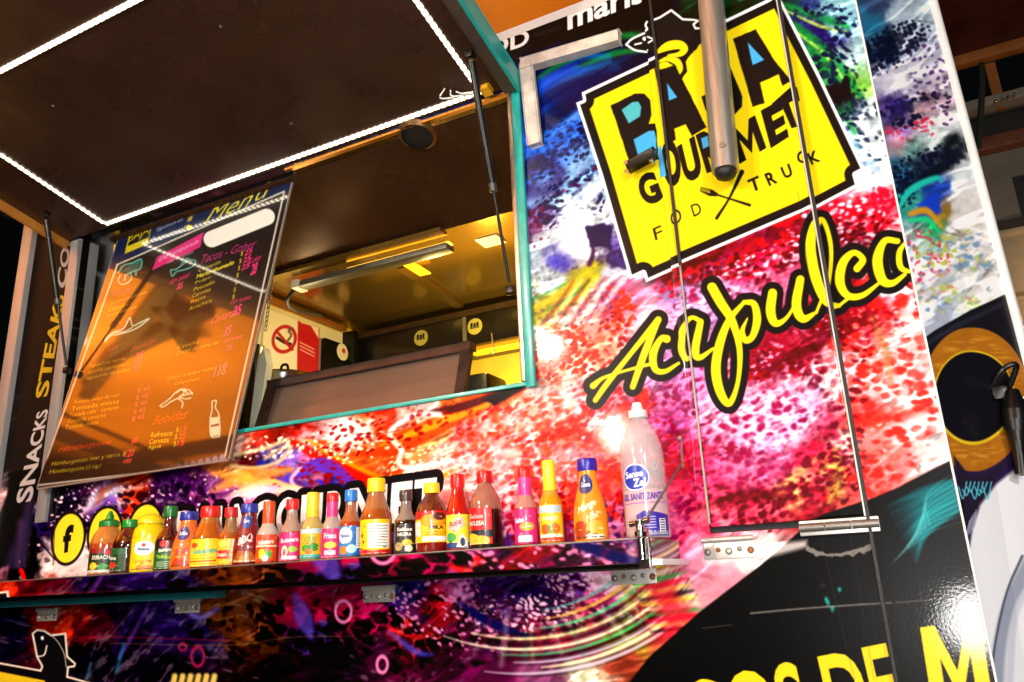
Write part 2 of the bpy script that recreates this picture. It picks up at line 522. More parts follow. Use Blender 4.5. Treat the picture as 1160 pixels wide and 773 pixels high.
# sill band: loops and flame strokes
for a, w, c in (('262,516 300,508 330,498 320,520 292,530 262,528', 2.2, '#e8c898'), ('300,520 322,506 352,498', 2, '#c8a070'),
                ('352,500 380,520 430,545 480,548 520,530', [2, 5, 7, 5, 2], '#f09018'), ('330,500 372,524 420,548 470,556', [3, 7, 8, 2], '#c81408'),
                ('360,500 400,508 450,502 500,480 560,452', [2, 9, 12, 10, 4], '#e2400c'), ('430,505 470,490 520,470 580,446', [1, 4, 5, 2], '#f8a428'),
                ('470,470 520,462 580,440', [2, 5, 3], '#3a0c10'), ('455,510 442,490 470,470 500,470', 3.2, '#f6ecec'),
                ('455,512 452,526 470,530 520,520', 3, '#f2e2e2'), ('300,560 340,535 372,528 420,566', [2, 6, 8, 3], '#5a3cc0'),
                ('360,545 400,560 450,566', [2, 8, 6], '#2a2ab4'), ('340,530 330,545 345,560', 2, '#f0d0d8'),
                ('262,560 300,546 330,552 372,560', [1, 4, 3, 1], '#f8c880')):
    M.stroke(PK(a), w, c, alpha=.85, soft=1.6)
M.poly(PK('548,452 590,436 596,440 560,460'), '#120608', soft=2)
M.poly(PK('372,486 420,474 424,500 396,512 376,506'), '#f6eaec', soft=7, rough=9, alpha=.8)
spots(M, [(400, 500, 60, 24, -12), (480, 525, 50, 20, -12), (310, 510, 40, 16, 0)], 8, 5, -20, '#fff0d8', 2, .30, prob=.7)
spots(M, [(430, 490, 90, 24, -12), (350, 540, 50, 18, 0)], 10, 6, -20, '#8a0c10', 6, .32, prob=.7)
# dark galaxy under the menu board
for a, w, c in (('85,590 118,560 160,552', [1, 3, 1], '#e8dce8'), ('78,586 100,572 112,552', [1, 3, 2], '#c8c0e8'),
                ('100,600 130,575 165,566', [1, 2.5, 1], '#f0e4ec'), ('128,600 150,576 158,560', [2, 7, 4], '#d83a18'),
                ('110,570 118,556 130,548', [1, 4, 2], '#b05a38'), ('240,556 280,540 330,532', [2, 8, 3], '#f0a848'),
                ('255,566 290,556 340,556', [2, 6, 3], '#f4e0e4'), ('215,560 250,572 300,566', [2, 6, 3], '#c05aa0')):
    M.stroke(PK(a), w, c, alpha=.75, soft=3)
spots(M, [(110, 575, 70, 30, 0), (220, 565, 90, 26, 0), (60, 640, 60, 30, 0)], 7, 5, 30, '#f0d8ec', 4, .26, prob=.5)
spots(M, [(190, 570, 60, 30, 0), (60, 600, 50, 40, 0)], 13, 9, 30, '#12041c', 5, .42, alpha=.8)
M.poly(PK('52,612 100,618 112,650 60,652'), '#e6dade', soft=9, rough=8, alpha=.75)
for x in (14, 33):
    M.stroke([(x + 6, 600), (x, 655)], [3, 5], '#060408', soft=2)
M.stroke([(24, 646), (27, 655)], 2.5, '#e01414')
M.stroke([(44, 612), (62, 634)], .8, '#101010')

# lower panel
spots(M, [(560, 690, 60, 24, 25), (640, 695, 60, 22, 0), (650, 660, 70, 14, 0)], 9, 6, 25, '#3a0d30', 1, .42)
spots(M, [(670, 665, 60, 16, 10), (600, 700, 60, 26, 0), (700, 690, 30, 14, 20)], 8, 5, 25, '#f8c8dc', 6, .34, prob=.8)
spots(M, [(480, 720, 90, 46, 0), (330, 720, 120, 40, 0)], 16, 11, 30, '#12040e', 3, .50, warp=16)
spots(M, [(520, 700, 60, 40, 30), (480, 690, 40, 26, 0)], 9, 6, 35, '#d88ab0', 5, .30, prob=.6)
M.stroke(PK('520,682 545,700 580,716 610,722'), [1, 5, 4, 1], '#1a1450', soft=2)
for r, w, c, t0, t1 in ((150, 2.6, '#e8e2a8', 20, 108), (138, 2.0, '#5ad08a', 24, 84), (163, 2.4, '#f2eccc', 26, 116), (170, 1.6, '#3ab070', 30, 96),
                        (127, 2.2, '#e8b858', 18, 80), (179, 2.2, '#d8d0e8', 34, 92), (157, 1.4, '#20141c', 22, 110), (144, 1.6, '#281018', 22, 100),
                        (186, 3.0, '#f0e8c0', 30, 84), (116, 1.4, '#60b8b0', 30, 80), (174, 2.0, '#30101c', 26, 100), (193, 2.2, '#c8c0d0', 40, 100)):
    pts = [(590 + r * 1.22 * math.cos(math.radians(t)), 586 + r * .92 * math.sin(math.radians(t))) for t in np.linspace(t0, t1, 16)]
    ww = np.sin(np.linspace(.3, PI - .2, 16)) * w
    M.stroke(pts, list(ww), c, alpha=.9, soft=1.3)
    M.stroke([(x + 3, y + 2.5) for x, y in pts], list(ww * .5), '#180810', alpha=.6, soft=1.5)
for k in range(26):
    t = math.radians(22 + 3.2 * k + RNG.uniform(-1, 1))
    r0, r1 = 120 + RNG.uniform(0, 30), 150 + RNG.uniform(0, 45)
    a = (590 + 1.22 * r0 * math.cos(t), 586 + .92 * r0 * math.sin(t))
    b = (590 + 1.22 * r1 * math.cos(t), 586 + .92 * r1 * math.sin(t))
    M.stroke([a, b], RNG.uniform(1, 3), ['#50101c', '#d83038', '#f0e078', '#2a8a50', '#141018', '#f6e8d8'][k % 6], alpha=.28, soft=3)
for k in range(12):
    y = 650 + k * 6
    M.stroke([(715 + k * 2, y), (738 + k * 5, y - 6), (770 + k * 3, y - 16 + k)], [1, 3.2, 1], ['#c8d840', '#f8e8c0', '#3a9a48', '#d82038', '#f4d060', '#101010'][k % 6], alpha=.75, soft=1.6)
M.poly(PK('735,668 760,664 790,700 760,720'), '#d02438', soft=8, rough=8, alpha=.75)
for a, w, c in (('130,735 160,680 182,655', 2, '#3a2a78'), ('135,745 150,720 178,665', 1.5, '#8a58d0'), ('75,720 82,690 88,664', 2.5, '#b04838'),
                ('210,690 226,700 246,690', 3, '#8a80e8'), ('440,715 470,738 490,742', [1, 4, 1], '#5060d8'), ('60,655 52,690 46,720', 5, '#8a2410'),
                ('335,675 344,700 352,722', [4, 10, 3], '#6a58c8'), ('132,760 137,742 140,730', 1.4, '#30a0c8'), ('98,770 103,752', 1.2, '#70b0b8')):
    M.stroke(PK(a), w, c, alpha=.6, soft=2.5)
for cx, cy, rx, ry in ((389, 693, 9, 12), (224, 744, 7, 11), (433, 753, 6, 9), (207, 733, 4, 4)):
    M.disc(cx, cy, rx, ry, '#e88ab8' if cx > 300 else '#8a2a50', ring=1.4, soft=1.2)

# hatch: crimson scales on pink
spots(M, [(830, 300, 90, 26, -20), (930, 262, 90, 26, -20), (1000, 250, 20, 30, 0)], 13, 8, -22, '#c0102a', 1, .50)
spots(M, [(930, 290, 60, 22, -20), (800, 310, 50, 24, -20), (975, 270, 40, 20, 0)], 11, 7, -22, '#4a0a1c', 4, .40)
spots(M, [(950, 250, 60, 26, -22), (880, 300, 90, 20, -22)], 10, 6, -22, '#f8d8e8', 7, .34, prob=.8)
spots(M, [(870, 410, 60, 40, -24), (930, 385, 50, 40, -24), (970, 360, 30, 40, 0)], 15, 9, -24, '#8a0820', 2, .46)
spots(M, [(880, 400, 70, 40, -24), (820, 440, 30, 30, 0)], 10, 6, -24, '#f4b0d0', 6, .28, prob=.7)
spots(M, [(880, 540, 90, 46, -18), (820, 570, 50, 40, 0), (930, 500, 40, 50, 0), (820, 510, 40, 40, 0)], 15, 9, -20, '#d01848', 5, .34, alpha=.6)
spots(M, [(900, 570, 80, 30, -10), (850, 540, 60, 40, 0), (950, 540, 30, 50, 0)], 11, 7, -20, '#50081c', 3, .34)
spots(M, [(760, 480, 30, 60, 0), (760, 560, 30, 60, 0)], 11, 8, -20, '#7a0c40', 2, .44)
for a, w, c in (('770,345 800,340 830,330', [2, 8, 3], '#c8b8ec'), ('775,365 800,352 840,344', [1, 5, 2], '#e0d0f4'), ('860,500 885,480 915,452', [3, 12, 4], '#ded0f4'),
                ('850,520 880,498 920,478', [2, 6, 2], '#9a90d8'), ('830,475 860,462 900,436', [2, 9, 3], '#f8dcea'), ('905,500 918,470 930,440', [1, 5, 2], '#78b8d8'),
                ('770,370 800,372 830,352', [1, 4, 1], '#a090d8'), ('880,565 900,540 930,520', [2, 5, 1], '#e8c878'), ('940,570 950,540 948,510', [2, 6, 2], '#d8c058')):
    M.stroke(PK(a), w, c, alpha=.75, soft=3)
spots(M, [(880, 545, 100, 50, -18), (840, 500, 50, 40, 0), (920, 470, 40, 50, 0)], 15, 9, -20, '#5a0a24', 4, .33, prob=.85, alpha=.85)
spots(M, [(850, 320, 90, 30, -22), (960, 275, 60, 30, -22), (900, 400, 80, 40, -22)], 12, 7, -22, '#5a0618', 1, .34, prob=.85, alpha=.85)
spots(M, [(640, 520, 90, 70, -20), (720, 540, 60, 60, 0), (560, 510, 50, 50, 0)], 13, 8, -28, '#b01018', 3, .32, prob=.8)
for a in ('760,300 800,296 860,270', '900,408 940,384 980,360', '800,575 850,560 900,566', '880,420 900,404 930,396'):
    M.stroke(PK(a), [2, 8, 3], '#4a0514', alpha=.6, soft=5)
# pale pink and lilac washes across the scales, dotted again
for a, c, al in (('806,452 850,440 900,432 926,446 934,480 900,508 850,512 812,496', '#f4bfe0', .78), ('852,492 884,468 918,446 926,470 896,500 866,510', '#d2c8f6', .7),
                 ('768,336 806,322 846,326 850,350 806,364 772,372', '#c9b2ea', .75), ('806,520 850,512 900,520 880,548 830,552', '#f19ac8', .6),
                 ('840,338 880,318 912,300 920,320 890,346 858,356', '#ee9cc8', .55), ('760,410 792,404 806,440 772,460', '#d6a2dc', .7),
                 ('940,400 966,392 972,440 944,452', '#f2d2de', .7), ('720,380 748,350 764,366 752,410 722,410', '#eeb6cc', .65), ('610,510 650,500 690,512 670,540 620,540', '#f8c8d4', .6),
                 ('700,600 730,560 764,560 780,600', '#ee9cc0', .5), ('560,470 610,452 660,450 640,476 580,500', '#fadcd8', .7), ('520,500 580,496 600,530 540,552 512,536', '#fbd2d2', .65)):
    M.poly(PK(a), c, soft=9, rough=11, alpha=al)
spots(M, [(860, 480, 70, 34, -20), (800, 346, 46, 20, -10), (850, 532, 50, 24, 0), (780, 430, 26, 40, 0)], 15, 9, -22, '#8a1040', 6, .33, prob=.8, alpha=.9)
spots(M, [(650, 520, 50, 24, 0), (560, 520, 50, 30, 0), (620, 470, 50, 24, 0)], 15, 8, -28, '#ee4a30', 5, .32, prob=.8, alpha=.8)
for a in ('850,500 884,482 920,450', '812,480 850,466 890,446', '774,352 808,340 842,332', '860,512 900,496 930,470'):
    M.stroke(PK(a), [.6, 2.2, .6], '#fff2fa', alpha=.6, soft=1.5)
# fine dark grain of small scales in bands
for z_, an, cc, sd in (([(830, 470, 90, 60, -22), (900, 520, 80, 50, -22), (800, 380, 60, 40, -22)], -22, '#5c0a30', 2), ([(640, 480, 90, 50, -24), (650, 560, 90, 50, -24), (560, 500, 70, 50, -20)], -28, '#7a0a20', 5),
                       ([(860, 320, 110, 40, -22), (960, 300, 70, 50, -22)], -24, '#3a0618', 7), ([(650, 180, 60, 60, -30), (640, 330, 50, 40, 0), (690, 300, 20, 60, 0)], -34, '#1a1238', 4),
                       ([(740, 500, 50, 110, 0)], -24, '#5a0a38', 3), ([(920, 420, 40, 80, 0), (900, 570, 90, 24, 0)], -22, '#60081c', 6)):
    spots(M, z_, 9, 5.4, an, cc, sd, .31, prob=.8, alpha=.35, warp=5)
# right column: coral spots on white
spots(M, [(1000, 400, 60, 46, 0), (1010, 330, 40, 40, 0), (990, 460, 50, 40, 0), (1030, 460, 40, 50, 0), (1000, 540, 40, 40, 0)], 17, 10, -8, '#dc3028', 1, .40, warp=4)
spots(M, [(980, 400, 40, 50, 0), (1000, 500, 40, 30, 0)], 9, 6, -8, '#f07a70', 4, .36, prob=.7)
spots(M, [(975, 380, 24, 40, 0), (970, 470, 14, 60, 0), (1020, 340, 30, 30, 0)], 12, 8, 0, '#701020', 6, .30, prob=.7)
M.stroke(PK('966,478 1000,474 1050,462'), [5, 6, 3], '#de2c20', alpha=.7, soft=4)
M.stroke(PK('988,360 1004,400 1010,440'), [2, 4, 1], '#8a7a48', alpha=.6, soft=3)
M.disc(995, 478, 7, 7, '#f04838', ring=1.2)
# top right: fronds over a speckled fin
for a in ('884,20 920,50 950,90 966,130', '886,34 925,70 960,110', '884,4 930,20 960,30', '890,50 930,90 968,150', '884,15 940,60 975,110'):
    M.stroke(PK(a), [2, 5, 3] if len(PK(a)) == 3 else [2, 5, 4, 1], '#178a3c', alpha=.75, soft=1.6)
for a in ('886,26 930,58 960,96', '890,12 930,30 958,36'):
    M.stroke(PK(a), [1, 2, 1], '#b8e060', alpha=.8, soft=1)
spots(M, [(940, 70, 26, 50, -30), (950, 120, 34, 30, 0), (930, 30, 40, 26, 0)], 8, 6, 30, '#10163c', 5, .48)
spots(M, [(985, 150, 26, 50, 0)], 10, 7, 30, '#12283c', 3, .30, prob=.8)
M.poly(PK('930,104 958,88 968,108 944,124'), '#0a1420', soft=3, rough=6)
for a in ('945,130 965,165 985,215', '960,150 980,180 1000,200'):
    M.stroke(PK(a), [1, 6, 2], '#8ab4e0', alpha=.5, soft=4)
spots(M, [(1000, 225, 18, 16, 0)], 8, 6, 0, '#e01838', 2, .55)

# black field of the lower right with a sweep of teal brush marks
M.poly(PK('700,790 735,745 792,694 862,640 905,603 930,585 985,566 1012,555 1095,512 1140,500 1200,900 690,900'), '#0b0b0e', soft=.8)
for k in range(16):
    t = k / 15
    M.stroke([(1004 + 34 * (1 - t), 640 - 66 * t), (1050, 600 - 52 * t + 6), (1092, 575 - 34 * t)], [.6, RNG.uniform(2, 5), 2], ['#1f8a94', '#2aa6ac', '#167078'][k % 3], alpha=.55, soft=2.2)
for k in range(10):
    M.stroke([(1008 + 5 * k, 640 - 5 * k), (1050, 606 - 5 * k), (1092, 590 - 7 * k)], .5, '#8fd8d8', alpha=.5, soft=.8)
for k in range(60):
    x, y = RNG.uniform(830, 1000), RNG.uniform(640, 770)
    M.disc(x, y, RNG.uniform(.6, 3.2), RNG.uniform(.6, 3.2), '#5a8088' if k % 4 else '#8a7a70', alpha=RNG.uniform(.08, .3), soft=1.5)
for x, y in ((938, 683), (943, 690), (936, 679), (951, 668)):
    M.disc(x, y, 2.4, 3.2, '#3aa8a0', alpha=.8, soft=1.2)
for k in range(22):
    x, y = RNG.uniform(840, 1100), RNG.uniform(600, 770)
    a = RNG.uniform(-.6, .4)
    L = RNG.uniform(8, 50)
    M.stroke([(x, y), (x + L * math.cos(a), y + L * math.sin(a))], .35, '#7a7a7c', alpha=RNG.uniform(.2, .6))
M.stroke(PK('760,696 800,711 850,695 900,689 960,686'), .5, '#9a9a98', alpha=.0)
M.stroke(PK('850,695 905,690 960,686 1010,683'), .9, '#a8a49c', alpha=.85)
M.stroke(PK('1014,683 1060,679 1112,673'), .8, '#8a8a88', alpha=.8)
M.stroke(PK('795,712 830,708'), .6, '#77746e', alpha=.8)
M.stroke(PK('25,723 130,722 260,726'), .6, '#a03038', alpha=.55)
M.stroke(PK('125,729 260,731 330,722 400,721'), .6, '#8a7a50', alpha=.5)
M.stroke(PK('160,655 158,760'), .5, '#201028', alpha=.6)

def blur(img, n):
    for _ in range(n):
        img[1:-1] = .25 * img[:-2] + .5 * img[1:-1] + .25 * img[2:]
        img[:, 1:-1] = .25 * img[:, :-2] + .5 * img[:, 1:-1] + .25 * img[:, 2:]


blur(M.img, 2)


def punch(img, k=1.24, mid=.5, out=.455, sat=1.14):
    g = img.mean(-1, keepdims=True)
    img[:] = np.clip((g + (img - g) * sat - mid) * k + out, 0, 1)


punch(M.img, 1.20, .5, .475, 1.06)
# yellow lettering along the bottom
M.text('TACOS DE', [(668, 795), (1004, 727), (1024, 815), (690, 890)], '#e0c418', bold=.022)
M.text('M', [(1042, 711), (1110, 700), (1126, 800), (1058, 811)], '#e0c418')

# white lettering under the roof edge
M.poly(PK('555,62 602,44 602,56 560,76'), '#05060a', soft=1.5)
M.text('SEAFOOD', [(440, 80), (597, 33), (602, 50), (444, 100)], '#f0f0f0', bold=.03, shear=.2)
M.stroke([(607, 40), (634, 31)], 2.2, '#101014')
M.text('mariscos', [(638, 11), (783, -44), (788, -20), (643, 35)], '#f0f0f0', bold=.03, shear=.15)

# social badges and the white handle
for k, (cx, cy) in enumerate(((77.5, 610), (119, 605), (164, 602))):
    M.disc(cx, cy, 19.5 + k * .8, 31.5 + k * 1.2, '#0a0608', ang=10)
    M.disc(cx, cy, 16.8 + k * .8, 28 + k * 1.2, '#f4dc2a', ang=10)
M.text('f', [(72, 596), (84, 594), (80, 625), (71, 627)], '#100c08', bold=.045)
for r, g in (((112, 592), (130, 620)),):
    M.poly([(113, 594), (130, 592), (127, 620), (110, 622)], '#100c08')
    M.poly([(115, 597), (127.6, 595.5), (125, 617), (112.6, 618.6)], '#f4dc2a')
    M.disc(120, 607, 4.6, 7, '#100c08', ring=1.1)
M.poly(PK('156,600 163,590 172,596 178,594 172,606 166,616 154,618 160,611'), '#100c08', soft=1)
g1 = 'BAJAGOURMET'
xs = [(201, 222), (224, 240), (241, 252), (254, 283), (286, 311), (314.5, 338), (342, 366), (371, 392), (396, 439), (444, 468), (470, 495)]
for ch, (xa, xb) in zip(g1, xs):
    top = lambda x: 580 - (x - 200) * .133
    bot = lambda x: 624 - (x - 200) * .125
    M.text(ch, [(xa, top(xa)), (xb, top(xb)), (xb - 2, bot(xb)), (xa - 3, bot(xa))], '#f2eef0', bold=.018 if ch == 'M' else .04, outline=17, oc='#0c070c')
for ch, (xa, xb) in zip(g1, xs):
    M.text(ch, [(xa, top(xa)), (xb, top(xb)), (xb - 2, bot(xb)), (xa - 3, bot(xa))], '#f2eef0', bold=.018 if ch == 'M' else .04)

# fish outline in the lower left corner, over a yellow plate
M.poly(PK('-20,745 48,760 110,773 110,830 -20,830'), '#070508', soft=.8)
M.poly(PK('-20,757 60,773 60,830 -20,830'), '#e4c41e', soft=.8)
fish = PK('37,716 44,713 56,717 60,720 74,718 75,742 84,751 84,754 78,756 76,767 100,774 70,790 52,774 46,760 41,744')
M.poly(fish, '#08060a')
M.stroke(PK('-20,748 46,760 48,755 42,744 37,718 42,714 50,715 58,720 74,718 76,744 85,752 84,755 77,756 76,767 112,777'), 1.2, '#e8d8c8', smooth=False)
M.stroke(PK('42,744 50,742 53,732'), .9, '#e8d8c8')
M.stroke(PK('56,718 66,728 73,742 75,756'), .6, '#b8a898')
M.disc(48, 723, 1.8, 2.4, '#f0e8e0')
for k in range(6):
    M.stroke([(196 + k * 9, 775), (198 + k * 9, 766)], 3.2, '#d8b858', soft=1.5)

# rotated lettering on the black strip at the far left
M.poly(PK('-30,660 8,560 60,215 108,215 84,300 60,440 36,590 30,630'), '#070707', soft=1.5)
for k in range(5):
    M.stroke([(34 - k * 5, 560 + k * 16), (26 - k * 4, 640)], 3, ['#3a2a70', '#241840', '#5a3a80', '#181030', '#2a1c50'][k], alpha=.6, soft=4)
M.text('SNACKS', [(17, 571), (42, 467), (55, 463), (36, 568)], '#aaa9ac', bold=.03)
M.text('STEAKS', [(39, 452), (63, 330), (73.5, 336), (54, 449)], '#a88e18', bold=.03)
M.text('COFFEE', [(64, 322), (76, 236), (85, 232), (74, 330)], '#8c8c8c', bold=.03)
M.stroke(PK('60,640 66,560 92,430 104,360'), .5, '#303030')

# painted band of glare, then torn wrap under the larger hinge
M.poly(PK('796,634 800,626 914,612 914,620 862,634 800,642'), '#f6ecea', soft=3, alpha=.7)
M.poly(PK('914,618 925,625 944,627 962,623 984,615 990,619 978,627 960,630 940,632 924,630 912,624'), '#8a8680', rough=4, alpha=.8)
M.poly(PK('919,610 986,604 990,614 972,622 950,627 928,624 917,617'), '#08060a', rough=2)
# ---- logo plate
plate = PK('652.5,116.6 660.5,113.5 659,105 734,69.7 872,4 882,-3 886,2 930,88 979.5,192.5 969,198 972.7,211 912,243 761,307 732,320 728.8,309.5 713.6,316.6 680,200')
M.poly(plate, '#f4f2f4', grow=0)
M.poly(plate, '#0c0a0c', grow=-3.6)
M.poly(plate, '#e2ca10', grow=-12.5)
lf = '#0d0b0d'
q3 = lambda t: [(560 + x / 3.515, y / 3.515) for x, y in PK(t)]
q4 = lambda t: [(830 + x / 3.515, y / 3.515) for x, y in PK(t)]
q7 = lambda t: [(680 + x / 2.972, 60 + y / 2.972) for x, y in PK(t)]
# the fish leaping over the plate
M.poly(q3('525,178 545,158 575,138 600,128 622,112 640,100 668,86 712,62 758,92 790,104 815,98 822,118 845,128 835,165 818,205 790,235 770,262 775,300 745,345 735,330 742,290 700,262 660,260 650,215 610,205 560,200'), lf, rough=1)
M.stroke(q3('525,178 548,156 590,136 612,126 606,108 612,96'), 1.2, '#f2f2f2')
M.stroke(q3('525,178 560,200 612,208'), 1.2, '#f2f2f2')
M.stroke(q3('632,100 668,86 712,58 758,94 800,96 818,100 800,114 808,130 822,130'), 1.2, '#f2f2f2', smooth=False)
M.stroke(q3('560,178 585,172'), 1.0, '#f2f2f2')
M.stroke(q3('615,155 640,165 618,178'), 1.0, '#f2f2f2', smooth=False)
M.disc(*q3('598,155')[0], 2.4, 2.4, '#f2f2f2')
M.stroke(q3('655,225 700,200 745,195 765,212 745,232 700,236'), [2, 5, 5, 4, 3, 1], '#e2ca10')
M.stroke(q3('660,262 700,250 735,262 748,290 738,318'), [1, 3, 4, 3, 1], '#e2ca10')
# BAJA
M.poly(q7('35,178 115,138 148,138 168,160 172,212 162,240 184,238 194,265 194,350 170,368 108,396'), lf, rough=.6)
M.poly(q7('72,192 108,166 128,164 138,182 134,214 96,238'), '#45a8b4')
M.poly(q7('112,292 163,263 182,262 190,292 188,336 130,356'), '#3b9ed6')
M.poly(q3('640,270 655,296 728,276 852,521 795,556 770,508 724,528 732,570 700,588'), lf, rough=.6)
M.poly(q3('695,345 736,402 703,416'), '#3b9ed6')
M.poly(q3('820,170 900,205 920,225 995,400 992,440 962,472 900,480 850,455 832,400 872,380 900,400 925,395'), lf, rough=.6)
M.poly(q4('8,172 98,134 170,255 236,338 204,358 188,312 115,346 132,426 86,441'), lf, rough=.6)
M.poly(q4('65,185 131,255 85,276'), '#3b9ed6')
# GOURMET
for ch, q in (('G', '120,424 178,398 212,492 150,516'), ('O', '200,322 258,292 286,438 230,466'), ('U', '268,330 322,296 352,422 296,446'), ('R', '330,292 384,262 420,388 366,412'),
              ('M', '440,276 524,228 560,330 476,380'), ('E', '548,210 612,176 636,292 580,328'), ('T', '586,186 660,120 690,250 630,268')):
    Q = q7(q)
    cxy = np.mean(Q, 0)
    Q = [tuple(cxy + (np.array(z) - cxy) * 1.07) for z in Q]
    M.text(ch, [Q[0], Q[1], Q[2], Q[3]], lf, bold=.05)
M.poly(q7('196,330 208,314 226,420 202,424'), '#3b9ed6')
M.poly(q7('345,300 368,290 374,325 352,335'), '#3b9ed6')
Q = q7('176,592 204,580 212,620 186,632'); M.text('F', Q, lf)
Q = q7('236,546 274,530 284,578 246,590'); M.text('O', Q, lf)
Q = q7('258,538 288,526 300,574 272,586'); M.text('O', Q, lf, alpha=.0)
Q = q7('310,524 338,512 350,550 322,562'); M.text('D', Q, lf)
for ch, q in (('T', '500,440 536,424 550,466 514,482'), ('R', '556,420 586,406 602,448 574,460'), ('U', '610,398 640,384 654,424 626,436'), ('C', '660,350 692,336 704,376 674,388'), ('K', '694,340 728,326 742,364 712,378')):
    M.text(ch, q7(q), lf, bold=.025)
M.stroke(q7('392,486 430,498 508,523'), [1.2, .9, 1.6], lf)
M.poly(q7('345,462 385,472 402,484 396,494 372,492 342,476'), lf)
for k in range(3):
    M.stroke(q7(f'{346 + k * 0},{466 + k * 4} {374 + k},{474 + k * 4}'), .35, '#e2ca10')
M.stroke(q7('398,566 440,500 482,412'), [1.8, 1.2, 2.6], lf)

# ---- Acapulco in brush script
qs = lambda t: [(640 + x / 2.762, 240 + y / 2.762) for x, y in PK(t)]
SC = [('95,590 130,540 205,445 292,338', [7, 8, 7, 9]), ('292,338 250,440 212,548', [8, 10, 8]), ('88,545 120,520 180,500 262,478', [9, 5, 4, 5]),
      ('318,398 300,398 276,445 282,492 312,500 356,474', [11, 8, 11, 9, 7, 4]),
      ('432,350 402,338 374,370 366,430 382,462 404,444 428,360', [7, 6, 10, 11, 8, 5, 6]), ('430,352 414,440 428,462 470,434', [9, 11, 8, 4]),
      ('466,244 492,290 530,352 552,440 546,540 520,604 492,570 478,500 490,420 520,345 566,290', [13, 13, 11, 8, 6, 9, 12, 13, 12, 9, 5]),
      ('566,290 596,296 606,345 592,396 570,408 560,380 576,340', [6, 9, 11, 9, 9, 7, 2]),
      ('654,262 648,320 664,356 700,336 738,270', [12, 13, 10, 5, 4]), ('740,220 728,300 748,342 790,322', [11, 13, 11, 4]),
      ('790,322 824,230 832,110 806,26 780,60 772,130 790,220 822,288 858,294', [4, 5, 6, 7, 11, 14, 14, 12, 6]),
      ('858,294 890,268', [4, 5]), ('914,178 932,150 904,128 870,160 860,220 884,262 930,262 985,222', [10, 9, 8, 12, 13, 10, 8, 4]),
      ('1040,92 1000,92 978,150 992,212 1024,224 1064,196', [8, 9, 14, 13, 9, 5]), ('1062,100 1046,130 1052,176 1090,190', [5, 8, 8, 4])]
for t, w in SC:
    M.stroke(qs(t), [a / 2.762 for a in w], '#0b090b', grow=8.2)
for t, w in SC:
    M.stroke(qs(t), [a / 2.762 * 1.16 for a in w], '#e6d012')
# wear: vertical creases and joints of the wrap, dirt
for a in ('758,180 770,300 784,470 792,600', '598,240 604,430'):
    M.stroke(PK(a), .4, '#c8c8d0', alpha=.5)
for a in ('905,220 940,470 962,600 990,770', '918,560 968,770'):
    M.stroke(PK(a), .35, '#403838', alpha=.5)
M.stroke(PK('398,492 440,490 470,483'), .5, '#402020', alpha=.6)
wall_image = M.image('truck_wrap')

# ---- the slanted corner panel
CH_A = np.array([0.062, 0.0, 0.0])
CH_B = np.array([0.252, 0.25, 0.0])
CH_D = CH_B - CH_A
CH_L = float(np.linalg.norm(CH_D))
CH_D = CH_D / CH_L
CH_N = np.array([CH_D[1], -CH_D[0], 0.0])
CS = 0.00125
CWID = 0.36


def corner_H():
    src = [(1000, 50), (1150, 50), (1150, 700), (1000, 700)]
    dst = []
    for p in src:
        q = onP(*p, CH_A, CH_N)
        dst.append((((q - CH_A) @ CH_D) / CS, (WZ1 - q[2]) / CS))
    return homog(src, dst)


K = Paint(int(CWID / CS), int((WZ1 - 1.0) / CS), corner_H())
painterly(K, Field(PT2), 3, warp=16)
for z in ([(1000, 60, 40, 22, -25), (1020, 45, 40, 20, -25)], [(1035, 125, 50, 18, -20)], [(1050, 185, 60, 16, -22)], [(1020, 215, 20, 20, 0)]):
    spots(K, z, 7, 5, -22, '#0e1024', 3, .52, warp=5)
spots(K, [(1060, 80, 30, 40, 0), (1080, 120, 24, 24, 0)], 9, 6, -20, '#4a2a5a', 5, .30, prob=.6)
spots(K, [(1030, 150, 40, 16, -20), (1045, 290, 40, 30, 0)], 9, 6, -20, '#c83050', 6, .34, prob=.7)
spots(K, [(1090, 300, 50, 40, 0), (1060, 330, 40, 26, 0)], 13, 8, -20, '#6a8aa8', 2, .30, prob=.6)
spots(K, [(1080, 300, 50, 50, 0)], 12, 9, -20, '#a8b058', 7, .28, prob=.5)
K.poly(PK('1030,205 1068,182 1096,166 1086,186 1050,206 1022,216'), '#0c1220', soft=3, rough=5)
K.stroke(PK('1018,236 1034,214 1064,200 1070,204'), [2, 4, 3, 1], '#28b0a0', soft=1.5)
K.poly(PK('1040,232 1064,214 1070,240 1056,246'), '#1c3cb0', soft=2, rough=3)
K.stroke(PK('1032,242 1052,238 1070,256'), [3, 4, 2], '#b8862a', soft=1.5)
K.stroke(PK('1030,250 1052,248 1066,262'), [2, 3, 1], '#28b878', soft=1.2)
for k in range(40):
    x, y = RNG.uniform(1015, 1120), RNG.uniform(265, 350)
    K.stroke([(x, y), (x + RNG.uniform(4, 12), y + RNG.uniform(-5, 5))], RNG.uniform(.5, 1.6), ['#3a6a9a', '#7a9a50', '#c85a5a', '#404a5a', '#c8b060'][k % 5], alpha=.5, soft=1)
blur(K.img, 2)
punch(K.img, 1.15, .5, .56, 1.1)
